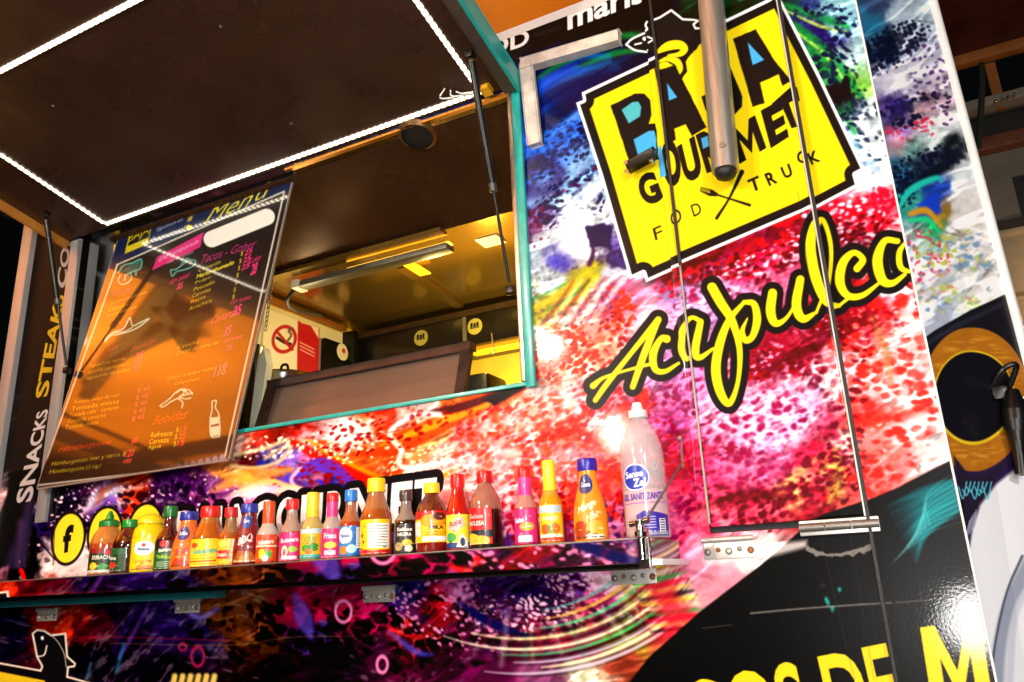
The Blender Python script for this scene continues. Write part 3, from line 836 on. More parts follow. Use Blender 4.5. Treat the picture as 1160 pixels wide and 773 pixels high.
# painted eye: dark lid, gold ring, black pupil, white, purple rim
K.poly(PK('1040,388 1060,374 1100,352 1138,334 1180,330 1180,560 1040,560'), '#17151c', soft=.8)
K.stroke(PK('1046,392 1080,372 1136,345'), [2, 3, 2], '#2c2c38', alpha=.8, soft=2)
K.poly(PK('1040,540 1180,470 1200,900 1040,900'), '#2a1a44', soft=2)
K.disc(1104, 452, 62, 82, '#b06a18')
sl = (slice(0, K.h), slice(0, K.w))
n1 = fbm(K.px / 12, K.py / 3, 2)
n2 = np.clip(1 - np.abs(np.sqrt(((K.px - 1104) / 62) ** 2 + ((K.py - 452) / 82) ** 2) - .8) * 6, 0, 1)
K.put(sl, n2 * sstep(.45, .7, n1), '#d8922c')
K.disc(1104, 450, 47, 54, '#e8c020')
K.disc(1104, 449, 45, 51, '#121118')
K.poly(PK('1080,515 1086,560 1096,600 1110,575 1130,545 1146,520 1120,536 1100,540'), '#241c30', soft=1.5)
K.poly(PK('1060,560 1090,560 1100,640 1140,780 1060,780'), '#0c0c10', soft=1)
K.poly(PK('1095,640 1102,600 1112,572 1132,548 1160,524 1220,500 1240,900 1128,900 1112,740 1098,680'), '#f0f0f4', soft=2)
for k in range(7):
    K.stroke([(1086 + k * 5, 552 + (k % 2) * 3), (1091 + k * 5, 565 - (k % 3) * 4), (1096 + k * 5, 546)], .8, '#58c8d8', soft=.7)
for k in range(5):
    K.stroke([(1093 + k * 3, 612 - k * 4), (1099 + k * 2, 590 - k * 3)], .6, '#b8b8c8', soft=.7)
K.stroke(PK('1168,640 1148,680 1134,730 1128,790'), [9, 8, 8, 9], '#8088a0', soft=3, alpha=.75)
K.stroke(PK('1172,660 1152,700 1144,780'), [3, 4, 5], '#c8ccd8', soft=2, alpha=.8)
K.stroke(PK('1160,630 1140,680 1126,740 1122,790'), 1.2, '#404658', soft=1.2)
K.poly(PK('1090,700 1108,700 1140,860 1120,860'), '#f2dc1c')
corner_image = K.image('corner_wrap')

# ------------------------------------------------------------------ the menu board picture
BA = math.radians(6.3)
BN = np.array([0, -math.cos(BA), math.sin(BA)])
BUP = np.array([0, math.sin(BA), math.cos(BA)])
BP0 = np.array([-2.68, -.055, 1.865])
BW, BH = 1.02, 1.05
BS = .0014


def onB(px, py):
    return onP(px, py, BP0, BN)


def board_uv(px, py):
    q = onB(px, py) - BP0
    return q[0], q @ BUP


dst = []
src = [(60, 540), (240, 520), (320, 220), (140, 270)]
for p in src:
    a, b = board_uv(*p)
    dst.append((a / BS, (BH - b) / BS))
B = Paint(int(BW / BS), int(BH / BS), homog(src, dst), '#17110f')
B.poly(PK('120,310 133,300 322,217 340,205 345,150 120,230'), '#0c1e48')
for k in range(50):
    B.disc(RNG.uniform(150, 330), RNG.uniform(190, 290), RNG.uniform(2, 8), RNG.uniform(1, 4), '#14305e', alpha=.25, soft=2, ang=-20)
B.poly(PK('120,320 133,300 322,217 253,525 42,550 20,560'), '#16100f')
B.poly(PK('141,288 147,263 173,252 167,277'), '#d8c81c')
B.poly(PK('145,279 148,264 171,254 168,269'), '#14100c')
B.text('BAJA', PK('147,266 170,256 168,267 145,277'), '#d8c81c')
B.text('Síguenos en', PK('178,258 208,246 206,252 176,264'), '#c8c8d0')
B.text('Bajagourmet!', PK('173,269 211,255 208,264 171,276'), '#e8e8ec', bold=.01)
B.disc(214, 258, 3.5, 3.5, '#e8d41c')
B.poly(PK('213,247 219,244 217,250 212,252'), '#b89a30')
B.text('Men', PK('238,236 290,214 283,233 231,254'), '#d8c62c', shear=.35)
B.text('ú', PK('293,212 308,204 304,222 288,229'), '#d8c62c', shear=.3)


def dash(p, q, n, w=1.0, c='#d8d0c0'):
    B.stroke([p, q], .45, c, alpha=.5)
    for k in range(n):
        t0, t1 = k / n, (k + .55) / n
        B.stroke([(p[0] + (q[0] - p[0]) * t0, p[1] + (q[1] - p[1]) * t0), (p[0] + (q[0] - p[0]) * t1, p[1] + (q[1] - p[1]) * t1)], w, c)


dash((133, 300), (322, 217), 50)
dash((322, 217), (253, 525), 110)
dash((133, 300), (42, 550), 110)
dash((42, 550), (253, 525), 60)
B.poly(PK('172,307 178,291 231,263 227,280'), '#d8287e')
B.text('De temporada', PK('182,291 226,270 224,277 179,299'), '#f8d8e8')
B.text('solo los jueves', PK('190,296 220,283 218,288 188,301'), '#f8d8e8')
B.stroke([(240, 271), (302, 246)], 9.5, '#f6f4ee')
pink, yel, teal = '#e82c78', '#d8c82c', '#58c4b8'
B.text('Tacos - Gober', PK('230,289 292,270 290,280 227,299'), '#c02c80', shear=.3)
names = ['Camarón', 'Marlin ahumado', 'Pulpo', 'Pescado', 'Carnitas', 'Rajas', 'Arrachera']
wid = [25, 42, 18, 24, 21, 17, 26]
for k, nm in enumerate(names):
    x, y = 225.5 - 1.8 * k, 304 + 7.3 * k
    w = wid[k]
    B.text(nm, [(x, y), (x + w, y - w * .40), (x + w - 1, y - w * .40 + 4.8), (x - 1.2, y + 4.8)], yel, bold=.01)
    xp, yp = 273 - 1.6 * k, 285 + 8.2 * k
    B.text('$', [(xp, yp), (xp + 3, yp - 1), (xp + 2, yp + 5), (xp - 1, yp + 6)], yel)
    if k < 3:
        B.text('25', [(xp + 5, yp - 1), (xp + 14, yp - 5), (xp + 12, yp + 2), (xp + 3, yp + 6)], pink, bold=.03)
B.text('Gober', PK('283,293 298,287 296,294 281,300'), pink, bold=.01)
B.text('28', PK('286,299 293,296 290,310 283,313'), pink, bold=.04)
for q in ('193,318 216,309 213,316 191,325', '262,341 285,335 283,341 260,347', '254,385 275,379 273,385 252,391'):
    B.text('con queso', PK(q), pink, bold=.01)
for q in ('202,321 208,319 206,327 199,329', '266,347 275,344 272,356 263,359', '256,370 264,367 260,380 252,382', '258,391 265,389 262,396 255,398'):
    B.text('35', PK(q), pink, bold=.03)
B.text('Camarón', PK('242,358 272,346 269,357 238,368'), pink, shear=.4)
B.text('Tacos', PK('129,329 151,323 148,331 126,337'), pink, shear=.4)
for k, (nm, w) in enumerate((('Camarón empanizado', 42), ('Camarón', 22), ('Pescado empanizado', 34))):
    x, y = 125 - 1.6 * k, 342 + 7 * k
    B.text(nm, [(x, y), (x + w, y - w * .32), (x + w - 1, y - w * .32 + 5), (x - 1.2, y + 5)], yel)
B.text('Ensaladas', PK('150,392 178,381 176,388 148,399'), '#c8202c', shear=.4)
B.text('Aguachiles', PK('104,400 136,388 133,397 100,409'), '#c8202c', shear=.4)
for k, (nm, w) in enumerate((('Aguachile verde', 42), ('Aguachile rojo-habanero', 47), ('Aguachile de pulpo', 50))):
    x, y = 101 - 1.6 * k, 413 + 7 * k
    B.text(nm, [(x, y), (x + w, y - w * .22), (x + w - 1, y - w * .22 + 5), (x - 1.4, y + 5)], yel)
    B.text('95', [(155 - k * 2, 400 + k * 7), (164 - k * 2, 397 + k * 7), (162 - k * 2, 404 + k * 7), (153 - k * 2, 407 + k * 7)], pink, bold=.02)
for k, (nm, w) in enumerate((('Ceviche', 24), ('Coctel de camarón', 48))):
    x, y = 202 - 1.6 * k, 391 + 7 * k
    B.text(nm, [(x, y), (x + w, y - w * .28), (x + w - 1, y - w * .28 + 5), (x - 1.4, y + 5)], yel)
for k, (nm, w) in enumerate((('Queso y pulpo asado', 54), ('Campechana', 28))):
    x, y = 190 + 8 * k, 427 + 6 * k
    B.text(nm, [(x, y), (x + w, y - w * .23), (x + w - 1, y - w * .23 + 5), (x - 1.4, y + 5)], yel)
    B.text('110', [(245 - k * 2, 414 + k * 7), (258 - k * 2, 410 + k * 7), (257 - k * 2, 417 + k * 7), (243 - k * 2, 421 + k * 7)], '#f06a78', bold=.02)
for k, (nm, w) in enumerate((('Tostada pulpo de mar', 52), ('Tostada mixta', 54), ('Tostada callo - camarón', 56), ('Tostada ceviche', 44), ('Tostada mixta', 38))):
    x, y = 84 - 2.4 * k, 454 + 7 * k
    B.text(nm, [(x, y), (x + w, y - w * .17), (x + w - 1, y - w * .17 + 5), (x - 1.4, y + 5)], yel)
    B.text('$ 45', [(156 - k * 1.5, 440 + k * 8), (170 - k * 1.5, 437 + k * 8), (169 - k * 1.5, 443 + k * 8), (155 - k * 1.5, 446 + k * 8)], '#f04858', bold=.02)
B.text('Hamburguesas', PK('68,506 128,497 125,505 64,515'), '#e0341c', shear=.4)
B.text('60', PK('150,496 157,494 155,502 148,504'), '#f04040', bold=.03)
B.text('Hamburguesas mar y tierra $', PK('60,523 143,511 141,518 57,530'), yel)
B.text('Hamburguesa (2 ing.)', PK('57,532 115,525 113,531 55,539'), yel)
B.text('120', PK('143,510 153,508 151,517 141,519'), '#f04040', bold=.03)
B.text('$95', PK('140,521 150,519 148,525 138,527'), '#f04040', bold=.03)
B.text('Bebidas', PK('175,472 214,463 211,474 172,482'), '#e0441c', shear=.4)
for k, (nm, w, pr) in enumerate((('Refresco', 24, '15'), ('Cerveza', 22, '25'), ('Agua', 15, '15'))):
    x, y = 172 - 2 * k, 490 + 7.6 * k
    B.text(nm, [(x, y), (x + w, y - 3), (x + w - 1, y + 3.6), (x - 1.5, y + 6)], '#e8d828', bold=.01)
    B.text('$', [(200 - k * 1.5, 484 + k * 8), (203 - k * 1.5, 483.5 + k * 8), (202 - k * 1.5, 490 + k * 8), (199 - k * 1.5, 491 + k * 8)], '#e8d828')
    B.text(pr, [(205 - k * 1.5, 483 + k * 8), (213 - k * 1.5, 481.5 + k * 8), (211 - k * 1.5, 489 + k * 8), (203 - k * 1.5, 490 + k * 8)], '#f03030', bold=.03)
# chalk drawings: shrimp, fish, marlin, squid, bottle
for t in ('134,309 140,301 150,298 160,294 159,304 150,308 142,312', '136,312 134,318 137,322 144,321 149,316', '142,312 141,318', '148,309 149,314', '154,306 154,312'):
    B.stroke(PK(t), .9, teal)
B.poly(PK('136,308 150,298 160,295 158,303 146,309'), '#2c8f88', alpha=.6)
B.stroke(PK('193,306 200,305 208,299 217,295 222,296 218,302 208,306 200,308 195,313 193,306'), .8, '#58b8b0')
B.stroke(PK('206,298 212,293 216,295'), .7, '#58b8b0')
B.stroke(PK('121,382 128,377 140,372 147,360 150,369 158,366 169,361 158,370 148,375 134,379 126,380 119,387 121,382'), .9, '#a8d8c8')
B.stroke(PK('128,377 140,376 150,371'), .6, '#d8e8d8')
for t in ('181,460 192,452 200,444 210,441 205,449 194,455 185,461 181,460', '200,445 206,441 213,446', '204,449 212,447 218,445', '204,451 211,452 216,451', '202,452 207,456 206,462', '207,443 214,442 218,447'):
    B.stroke(PK(t), .9, '#a8d0b0')
B.stroke(PK('240,455 245,454 244,462 248,470 249,492 246,495 239,494 238,476 240,465 240,455'), .8, '#a8d8c0')
B.poly(PK('239,473 248,472 248,480 238,482'), '#9cccb4')
B.poly(PK('238,484 249,482 249,493 239,495'), '#9cccb4')
for k in range(14):
    x, y = 252 - k * 8.2, 516 + k * 1.7
    B.disc(x, y + 4, 3.6, 5.6, '#7888a8', alpha=max(.1, 1 - k * .09), soft=.8)
    B.stroke([(x - 4, y - 1), (x - 4, y + 8)], .7, '#3a2a24', alpha=.6)
B.poly(PK('254,520 258,518 252,532 40,556 40,551 252,525'), '#6a6258', alpha=.35)
blur(B.img, 1)
board_image = B.image('menu_print')

# ------------------------------------------------------------------ no smoking sign (on the inner side wall)
SX = -2.585
q0, q1 = onX(300, 350, SX), onX(362, 375, SX)
SZ1 = q0[2] + .004
SY0, SY1 = q0[1], q1[1]
SZ0 = onX(300, 420, SX)[2]
SS = .0012
src = [(305, 360), (355, 380), (350, 420), (303, 415)]
dst = []
for p in src:
    q = onX(*p, SX)
    dst.append(((q[1] - SY0) / SS, (SZ1 - q[2]) / SS))
S_ = Paint(max(8, int((SY1 - SY0) / SS)), max(8, int((SZ1 - SZ0) / SS)), homog(src, dst), '#e8e4d8')
S_.poly(PK('338,330 380,370 380,450 336,450'), '#b81420')
S_.poly(PK('341,366 352,369 361,384 361,370 341,355'), '#e8e4d8')
S_.disc(322, 384.5, 12.4, 14.5, '#b01820', ring=1.7, ang=20)
S_.stroke(PK('314,383 322,388 329,390'), 1.6, '#181414')
S_.stroke(PK('326,386 330,380 327,375 331,372'), 1.2, '#605c58')
S_.stroke(PK('313,375 331,396'), 1.6, '#b01820')
for k in range(3):
    S_.stroke([(340, 388 + k * 4), (356, 396 + k * 4)], .6, '#f0c8c8')
sign_image = S_.image('no_smoking_print')

# ------------------------------------------------------------------ bottle labels: one sheet of small prints
LW, LH, LN = 150, 150, 24
A = Paint(LW * 6, LH * 4, np.eye(3), '#ffffff')


def tile(i):
    return (i % 6) * LW, (i // 6) * LH


def lab(i, bg, items):
    ox, oy = tile(i)
    A.poly(rquad(ox, oy, ox + LW, oy + LH), bg, soft=.01)
    for it in items:
        k = it[0]
        if k == 'r':
            x0, y0, x1, y1, c = it[1:]
            A.poly(rquad(ox + x0, oy + y0, ox + x1, oy + y1), c)
        elif k == 'd':
            x, y, rx, ry, c = it[1:]
            A.disc(ox + x, oy + y, rx, ry, c)
        elif k == 't':
            body, x0, y0, x1, y1, c, sk = it[1:]
            mx, my = (x0 + x1) / 2, (y0 + y1) / 2
            x0, x1, y0, y1 = mx + (x0 - mx) * .8, mx + (x1 - mx) * .8, my + (y0 - my) * .82, my + (y1 - my) * .82
            A.text(body, [(ox + x0, oy + y0 - sk), (ox + x1, oy + y0 + sk), (ox + x1, oy + y1 + sk), (ox + x0, oy + y1 - sk)], c, bold=.03)
        elif k == 'l':
            x0, y0, x1, n, dy, c = it[1:]
            for j in range(n):
                A.stroke([(ox + x0, oy + y0 + j * dy), (ox + x1 - (j * 7 % 12), oy + y0 + j * dy)], 1.1, c)
        elif k == 'p':
            A.poly([(ox + x, oy + y) for x, y in PK(it[1])], it[2])


lab(0, '#16240e', [('r', 0, 0, 150, 30, '#8a1410'), ('t', 'SRIRACHA', 20, 40, 130, 70, '#f0ece0', 0), ('d', 40, 105, 18, 22, '#d8c020'), ('d', 80, 110, 22, 20, '#2a8a30'), ('r', 0, 128, 150, 150, '#c8c8c0'), ('d', 100, 30, 16, 14, '#c01818')])
lab(1, '#123a18', [('r', 0, 0, 150, 40, '#1a5a2a'), ('t', 'Salsa', 40, 50, 110, 78, '#f0f0e0', 0), ('d', 75, 110, 30, 22, '#c83018')])
lab(2, '#f2cc10', [('d', 70, 48, 42, 34, '#f8f6f0'), ('t', 'Mostaza', 42, 44, 98, 60, '#20408a', 0), ('d', 70, 34, 8, 8, '#d02020'), ('t', 'amarilla', 30, 98, 110, 116, '#b88808', 0), ('p', '30,150 60,122 110,130 120,150', '#c8802a')])
lab(3, '#0e5a22', [('r', 0, 0, 150, 52, '#140c08'), ('d', 70, 20, 26, 18, '#d01a18'), ('t', 'Búfalo', 34, 40, 116, 62, '#f0f0e8', -3), ('t', 'CLÁSICA', 24, 74, 120, 96, '#b8e020', 3), ('l', 34, 112, 116, 3, 10, '#e8e8d0')])
lab(4, '#f06a12', [('d', 60, 38, 40, 24, '#1a2a80'), ('t', 'Buffalo', 26, 30, 94, 46, '#f0f0f0', 0), ('t', 'Hot', 34, 80, 104, 110, '#c81a08', -6), ('p', '10,150 40,118 90,128 120,150', '#b83808')])
lab(5, '#e8cc14', [('t', 'Guacamaya', 14, 48, 136, 92, '#1a9aa8', -4), ('d', 30, 36, 16, 14, '#e04818'), ('r', 0, 118, 150, 124, '#c82818'), ('r', 122, 20, 146, 110, '#404a88'), ('l', 30, 106, 110, 2, 30, '#8a6a10')])
lab(6, '#f0b414', [('r', 0, 66, 90, 112, '#d82014'), ('t', 'Tamazula', 6, 76, 84, 102, '#f8f0d8', 0), ('r', 100, 10, 140, 130, '#e8e8e8'), ('l', 104, 20, 138, 9, 11, '#5070a0'), ('d', 50, 30, 26, 18, '#f8e458')])
lab(7, '#7a0c10', [('d', 70, 20, 46, 24, '#1a3a90'), ('t', 'Carey', 38, 12, 102, 30, '#e8e8e0', 0), ('t', 'BBQ', 30, 62, 120, 96, '#f0e8e0', -8), ('p', '10,150 40,112 110,116 140,150', '#a85a18'), ('p', '40,150 60,126 90,126 100,150', '#d88a40')])
lab(8, '#e8481a', [('r', 0, 60, 150, 68, '#f8e8c0'), ('t', 'Habanero', 14, 26, 136, 58, '#f8f8f0', -4), ('d', 56, 104, 22, 26, '#f8d820'), ('d', 96, 108, 20, 22, '#4aa838'), ('d', 76, 126, 18, 18, '#f0f0e8')])
lab(9, '#d01a6e', [('t', 'Botanera', 10, 26, 140, 56, '#f8f0f4', -4), ('d', 50, 100, 20, 30, '#f8e8b0'), ('d', 96, 90, 24, 16, '#8ac838'), ('r', 30, 124, 120, 140, '#f8e8f0'), ('d', 50, 104, 10, 18, '#b84878')])
lab(10, '#e8b018', [('r', 0, 0, 150, 26, '#b8d0d8'), ('t', 'VERDE', 30, 40, 120, 72, '#5a9a28', 0), ('d', 50, 96, 26, 18, '#3aa028'), ('d', 96, 92, 30, 20, '#2a8a20'), ('d', 70, 112, 22, 14, '#f06818'), ('r', 0, 126, 150, 150, '#40a8a0')])
lab(11, '#d8246e', [('t', 'Fresa', 24, 22, 126, 56, '#f8d8e4', 0), ('d', 76, 86, 40, 16, '#c8d830'), ('r', 40, 112, 110, 134, '#f8e0ec')])
lab(12, '#1c72c0', [('d', 52, 48, 44, 40, '#e8f0f8'), ('t', 'Pescado', 14, 36, 92, 60, '#1c4a90', 0), ('d', 44, 118, 26, 20, '#f08020'), ('d', 92, 112, 30, 20, '#a8e0f0'), ('r', 118, 10, 144, 110, '#f0f0f0'), ('l', 120, 20, 142, 8, 11, '#7088a8')])
lab(13, '#f2cc08', [('r', 50, 20, 144, 122, '#f6f4ec'), ('l', 56, 30, 140, 8, 12, '#484840'), ('p', '0,150 0,118 30,126 60,132 150,128 150,150', '#d01a14'), ('d', 22, 70, 7, 10, '#b85a10'), ('d', 30, 96, 6, 6, '#b83010')])
lab(14, '#2a2018', [('t', 'Salsas', 20, 18, 130, 40, '#f0f0e8', 0), ('t', 'NEGRA', 24, 44, 126, 66, '#f0f0e8', 0), ('d', 90, 98, 30, 18, '#c8b830'), ('d', 40, 116, 26, 22, '#a89868'), ('d', 100, 128, 22, 18, '#e8e0c8')])
lab(15, '#f0c00c', [('r', 0, 0, 150, 40, '#d01814'), ('d', 86, 48, 44, 30, '#e89a10'), ('t', 'MILA', 70, 70, 124, 88, '#301008', 0), ('r', 4, 50, 44, 118, '#e8e4d8'), ('l', 60, 102, 130, 2, 10, '#8a5a08'), ('r', 50, 120, 138, 140, '#f8f4e8'), ('d', 106, 28, 22, 18, '#581808')])
lab(16, '#f2d828', [('p', '20,60 60,20 110,14 120,50 60,80', '#f8b8a8'), ('t', 'Roja', 26, 24, 106, 62, '#d83020', -8), ('d', 40, 100, 32, 20, '#3aa048'), ('r', 0, 122, 150, 150, '#1a3a78'), ('p', '70,140 100,86 130,110 140,150', '#e8ecf0'), ('d', 104, 120, 14, 18, '#283848')])
lab(17, '#c81418', [('t', 'Salsa', 20, 26, 120, 48, '#f8b8b8', 0), ('t', 'INGLESA', 14, 54, 124, 76, '#f8e8e0', 0), ('r', 0, 92, 150, 120, '#101820'), ('d', 44, 130, 50, 26, '#f0c020'), ('d', 96, 134, 40, 20, '#e8b018')])
lab(18, '#d81a72', [('t', 'Salsa', 6, 36, 80, 62, '#f8f8f8', -2), ('d', 86, 76, 42, 18, '#a8a020'), ('t', 'chipotle', 54, 68, 118, 84, '#f0d0e0', 0), ('r', 34, 112, 112, 140, '#f0d0d8'), ('d', 46, 126, 12, 14, '#f8f8f8')])
lab(19, '#f4bc10', [('r', 0, 6, 150, 34, '#a8c8d0'), ('t', 'HABANERO', 16, 46, 134, 66, '#f8f0c0', 0), ('d', 46, 98, 26, 20, '#e85a10'), ('d', 100, 96, 30, 20, '#e86a14'), ('r', 68, 84, 82, 116, '#38a030'), ('r', 0, 118, 150, 130, '#f0f0d8'), ('r', 0, 130, 150, 150, '#e03c10')])
lab(20, '#f28a10', [('d', 62, 28, 44, 22, '#16246e'), ('t', 'Clemente', 28, 22, 98, 36, '#f0f0f4', 0), ('t', 'Mango', 24, 66, 116, 90, '#f8f0d0', -10), ('t', 'Hot', 60, 88, 116, 108, '#e8e0b0', -6), ('d', 40, 130, 34, 22, '#a83808'), ('d', 96, 126, 34, 18, '#c8a820'), ('r', 60, 138, 130, 148, '#f8f0e0')])
# small print and splashes on every label
for i in range(21):
    ox, oy = tile(i)
    for j in range(9):
        x, y = ox + RNG.uniform(14, 120), oy + RNG.uniform(70, 138)
        A.stroke([(x, y), (x + RNG.uniform(6, 18), y + RNG.uniform(-2, 2))], RNG.uniform(.8, 1.8), ['#f8f4e0', '#20140c', '#f0d020', '#b01810'][j % 4], alpha=.7)
    for j in range(4):
        A.stroke([(ox + 18 + 30 * j, oy + 143), (ox + 38 + 30 * j, oy + 143)], 1.4, '#f4f0e8' if i % 2 else '#2a1c14', alpha=.8)
    for j in range(6):
        x, y = ox + RNG.uniform(8, 140), oy + RNG.uniform(4, 66)
        A.disc(x, y, RNG.uniform(2, 5), RNG.uniform(2, 4), ['#f8e8a0', '#c02818', '#ffffff', '#208030'][j % 4], alpha=.55, soft=1)
label_image = A.image('label_prints')

# sanitizer print: marks on clear plastic
Z = Paint(320, 320, np.eye(3), '#ff00ff')
Z.disc(132, 74, 82, 58, '#f0f0f8')
Z.disc(132, 74, 76, 52, '#2a3aa8')
Z.text('Sense', [(70, 48), (178, 42), (178, 72), (70, 78)], '#f8f8ff', bold=.03)
Z.text('Zel', [(118, 80), (192, 78), (188, 112), (118, 116)], '#f8f8ff', bold=.03)
Z.text('GEL SANITIZANTE', [(30, 142), (290, 140), (290, 168), (30, 170)], '#5a3a98', bold=.03)
Z.stroke([(0, 182), (320, 182)], 1.4, '#9a8a98')
Z.poly([(122, 322), (122, 232), (172, 214), (322, 236), (322, 322)], '#3a2a98')
for j in range(5):
    Z.stroke([(160, 242 + j * 11), (226, 242 + j * 11)], 2, '#b8b0e0')
Z.poly(rquad(248, 250, 290, 312), '#f0f0f4')
for j in range(6):
    Z.stroke([(254, 256 + j * 10), (284, 256 + j * 10)], 2.4, '#202030')
Z.disc(250, 30, 14, 14, '#a8d0b8', ring=3)
Z.text('1.0 L', [(160, 298), (230, 298), (230, 314), (160, 314)], '#f0f0f8')
za = np.clip(np.abs(Z.img - col('#ff00ff')).sum(-1) * 3, 0, 1)
Z.img[za < .9] = hexc('#8070a0')
sani_image = Z.image('sanitizer_print', np.where(za > .9, 1.0, za * .5))

# ------------------------------------------------------------------ materials
def new_mat(name):
    m = bpy.data.materials.new(name)
    m.use_nodes = True
    nt = m.node_tree
    b = nt.nodes['Principled BSDF']
    return m, nt, b


def setp(b, **k):
    for key, v in k.items():
        b.inputs[key.replace('_', ' ')].default_value = v


def lin(c):
    c = hexc(c)
    return tuple(float(x / 12.92 if x < .04045 else ((x + .055) / 1.055) ** 2.4) for x in c) + (1.0,)


_mats = {}


def mat(name, c, rough=.5, metal=0.0, var=.15, scale=30.0, bump=0.0, coat=0.0, stretch=(1, 1, 1), spec=.5, rvar=.12):
    """procedural material: colour broken up by noise, roughness varied by a second noise"""
    if name in _mats:
        return _mats[name]
    m, nt, b = new_mat(name)
    N = nt.nodes
    tc = N.new('ShaderNodeTexCoord')
    mp = N.new('ShaderNodeMapping')
    mp.inputs['Scale'].default_value = stretch
    nz = N.new('ShaderNodeTexNoise')
    nz.inputs['Scale'].default_value = scale
    nz.inputs['Detail'].default_value = 6
    nz.inputs['Roughness'].default_value = .65
    nt.links.new(tc.outputs['Object'], mp.inputs[0])
    nt.links.new(mp.outputs[0], nz.inputs['Vector'])
    rp = N.new('ShaderNodeValToRGB')
    L = lin(c)
    rp.color_ramp.elements[0].position = .3
    rp.color_ramp.elements[1].position = .72
    rp.color_ramp.elements[0].color = tuple(x * (1 - var) for x in L[:3]) + (1,)
    rp.color_ramp.elements[1].color = tuple(min(1, x * (1 + var)) for x in L[:3]) + (1,)
    nt.links.new(nz.outputs['Fac'], rp.inputs[0])
    nt.links.new(rp.outputs[0], b.inputs['Base Color'])
    mr = N.new('ShaderNodeMapRange')
    mr.inputs['From Min'].default_value = .3
    mr.inputs['From Max'].default_value = .7
    mr.inputs['To Min'].default_value = max(.02, rough - rvar * rough)
    mr.inputs['To Max'].default_value = min(1, rough + rvar * rough)
    nt.links.new(nz.outputs['Fac'], mr.inputs['Value'])
    nt.links.new(mr.outputs[0], b.inputs['Roughness'])
    setp(b, Metallic=metal, Coat_Weight=coat, Coat_Roughness=.06, Specular_IOR_Level=spec)
    if bump:
        bp = N.new('ShaderNodeBump')
        bp.inputs['Strength'].default_value = bump
        bp.inputs['Distance'].default_value = .002
        nt.links.new(nz.outputs['Fac'], bp.inputs['Height'])
        nt.links.new(bp.outputs[0], b.inputs['Normal'])
    _mats[name] = m
    return m


def emit(name, c, strength):
    m, nt, b = new_mat(name)
    setp(b, Base_Color=lin(c), Emission_Color=lin(c), Emission_Strength=strength, Roughness=.5)
    return m


def print_mat(name, im, rough=.3, coat=.5, coat_ior=1.5, coat_rough=.05, bump=.03, scale=220.0, gain=1.0, wave=0.0, ext='EXTEND', spec=.5):
    m, nt, b = new_mat(name)
    N = nt.nodes
    t = N.new('ShaderNodeTexImage')
    t.image = im
    t.extension = ext
    t.interpolation = 'Cubic'
    uv = N.new('ShaderNodeUVMap')
    uv.uv_map = 'UVMap'
    nt.links.new(uv.outputs[0], t.inputs[0])
    hs = N.new('ShaderNodeHueSaturation')
    hs.inputs['Value'].default_value = gain
    nt.links.new(t.outputs[0], hs.inputs['Color'])
    nt.links.new(hs.outputs[0], b.inputs['Base Color'])
    setp(b, Roughness=rough, Coat_Weight=coat, Coat_Roughness=coat_rough, Coat_IOR=coat_ior, Specular_IOR_Level=spec)
    tc = N.new('ShaderNodeTexCoord')
    nz = N.new('ShaderNodeTexNoise')
    nz.inputs['Scale'].default_value = scale
    nz.inputs['Detail'].default_value = 3
    nt.links.new(tc.outputs['Object'], nz.inputs['Vector'])
    nb = N.new('ShaderNodeTexNoise')
    nb.inputs['Scale'].default_value = 5.0
    nb.inputs['Detail'].default_value = 2
    nt.links.new(tc.outputs['Object'], nb.inputs['Vector'])
    b2 = N.new('ShaderNodeBump')
    b2.inputs['Strength'].default_value = wave
    b2.inputs['Distance'].default_value = .02
    nt.links.new(nb.outputs['Fac'], b2.inputs['Height'])
    b1 = N.new('ShaderNodeBump')
    b1.inputs['Strength'].default_value = bump
    b1.inputs['Distance'].default_value = .002
    nt.links.new(nz.outputs['Fac'], b1.inputs['Height'])
    nt.links.new(b2.outputs[0], b1.inputs['Normal'])
    nt.links.new(b1.outputs[0], b.inputs['Normal'])
    nt.links.new(b1.outputs[0], b.inputs['Coat Normal'])
    return m


M_WRAP = print_mat('wrap_vinyl', wall_image, rough=.33, coat=.28, coat_ior=1.36, coat_rough=.06, bump=.06, scale=170, wave=.03, spec=.08)
M_CORNER = print_mat('corner_vinyl', corner_image, rough=.33, coat=.28, coat_ior=1.36, coat_rough=.06, bump=.06, scale=170, wave=.03, spec=.08)
M_BOARD = print_mat('menu_vinyl', board_image, rough=.3, coat=1.0, coat_ior=2.15, coat_rough=.045, bump=.0, wave=.006, gain=.8)
M_STRIP = print_mat('matt_strip_vinyl', wall_image, rough=.62, coat=.0, bump=.04, spec=.12)
M_SIGN = print_mat('sign_plastic', sign_image, rough=.35, coat=.3, bump=0.0)
M_SANI = print_mat('sanitizer_marks', sani_image, rough=.3, coat=.5, bump=0.0)
_t = [n for n in M_SANI.node_tree.nodes if n.type == 'TEX_IMAGE'][0]
M_SANI.node_tree.links.new(_t.outputs['Alpha'], M_SANI.node_tree.nodes['Principled BSDF'].inputs['Alpha'])
M_LABEL = print_mat('label_paper', label_image, rough=.4, coat=.4, bump=.02, scale=400)

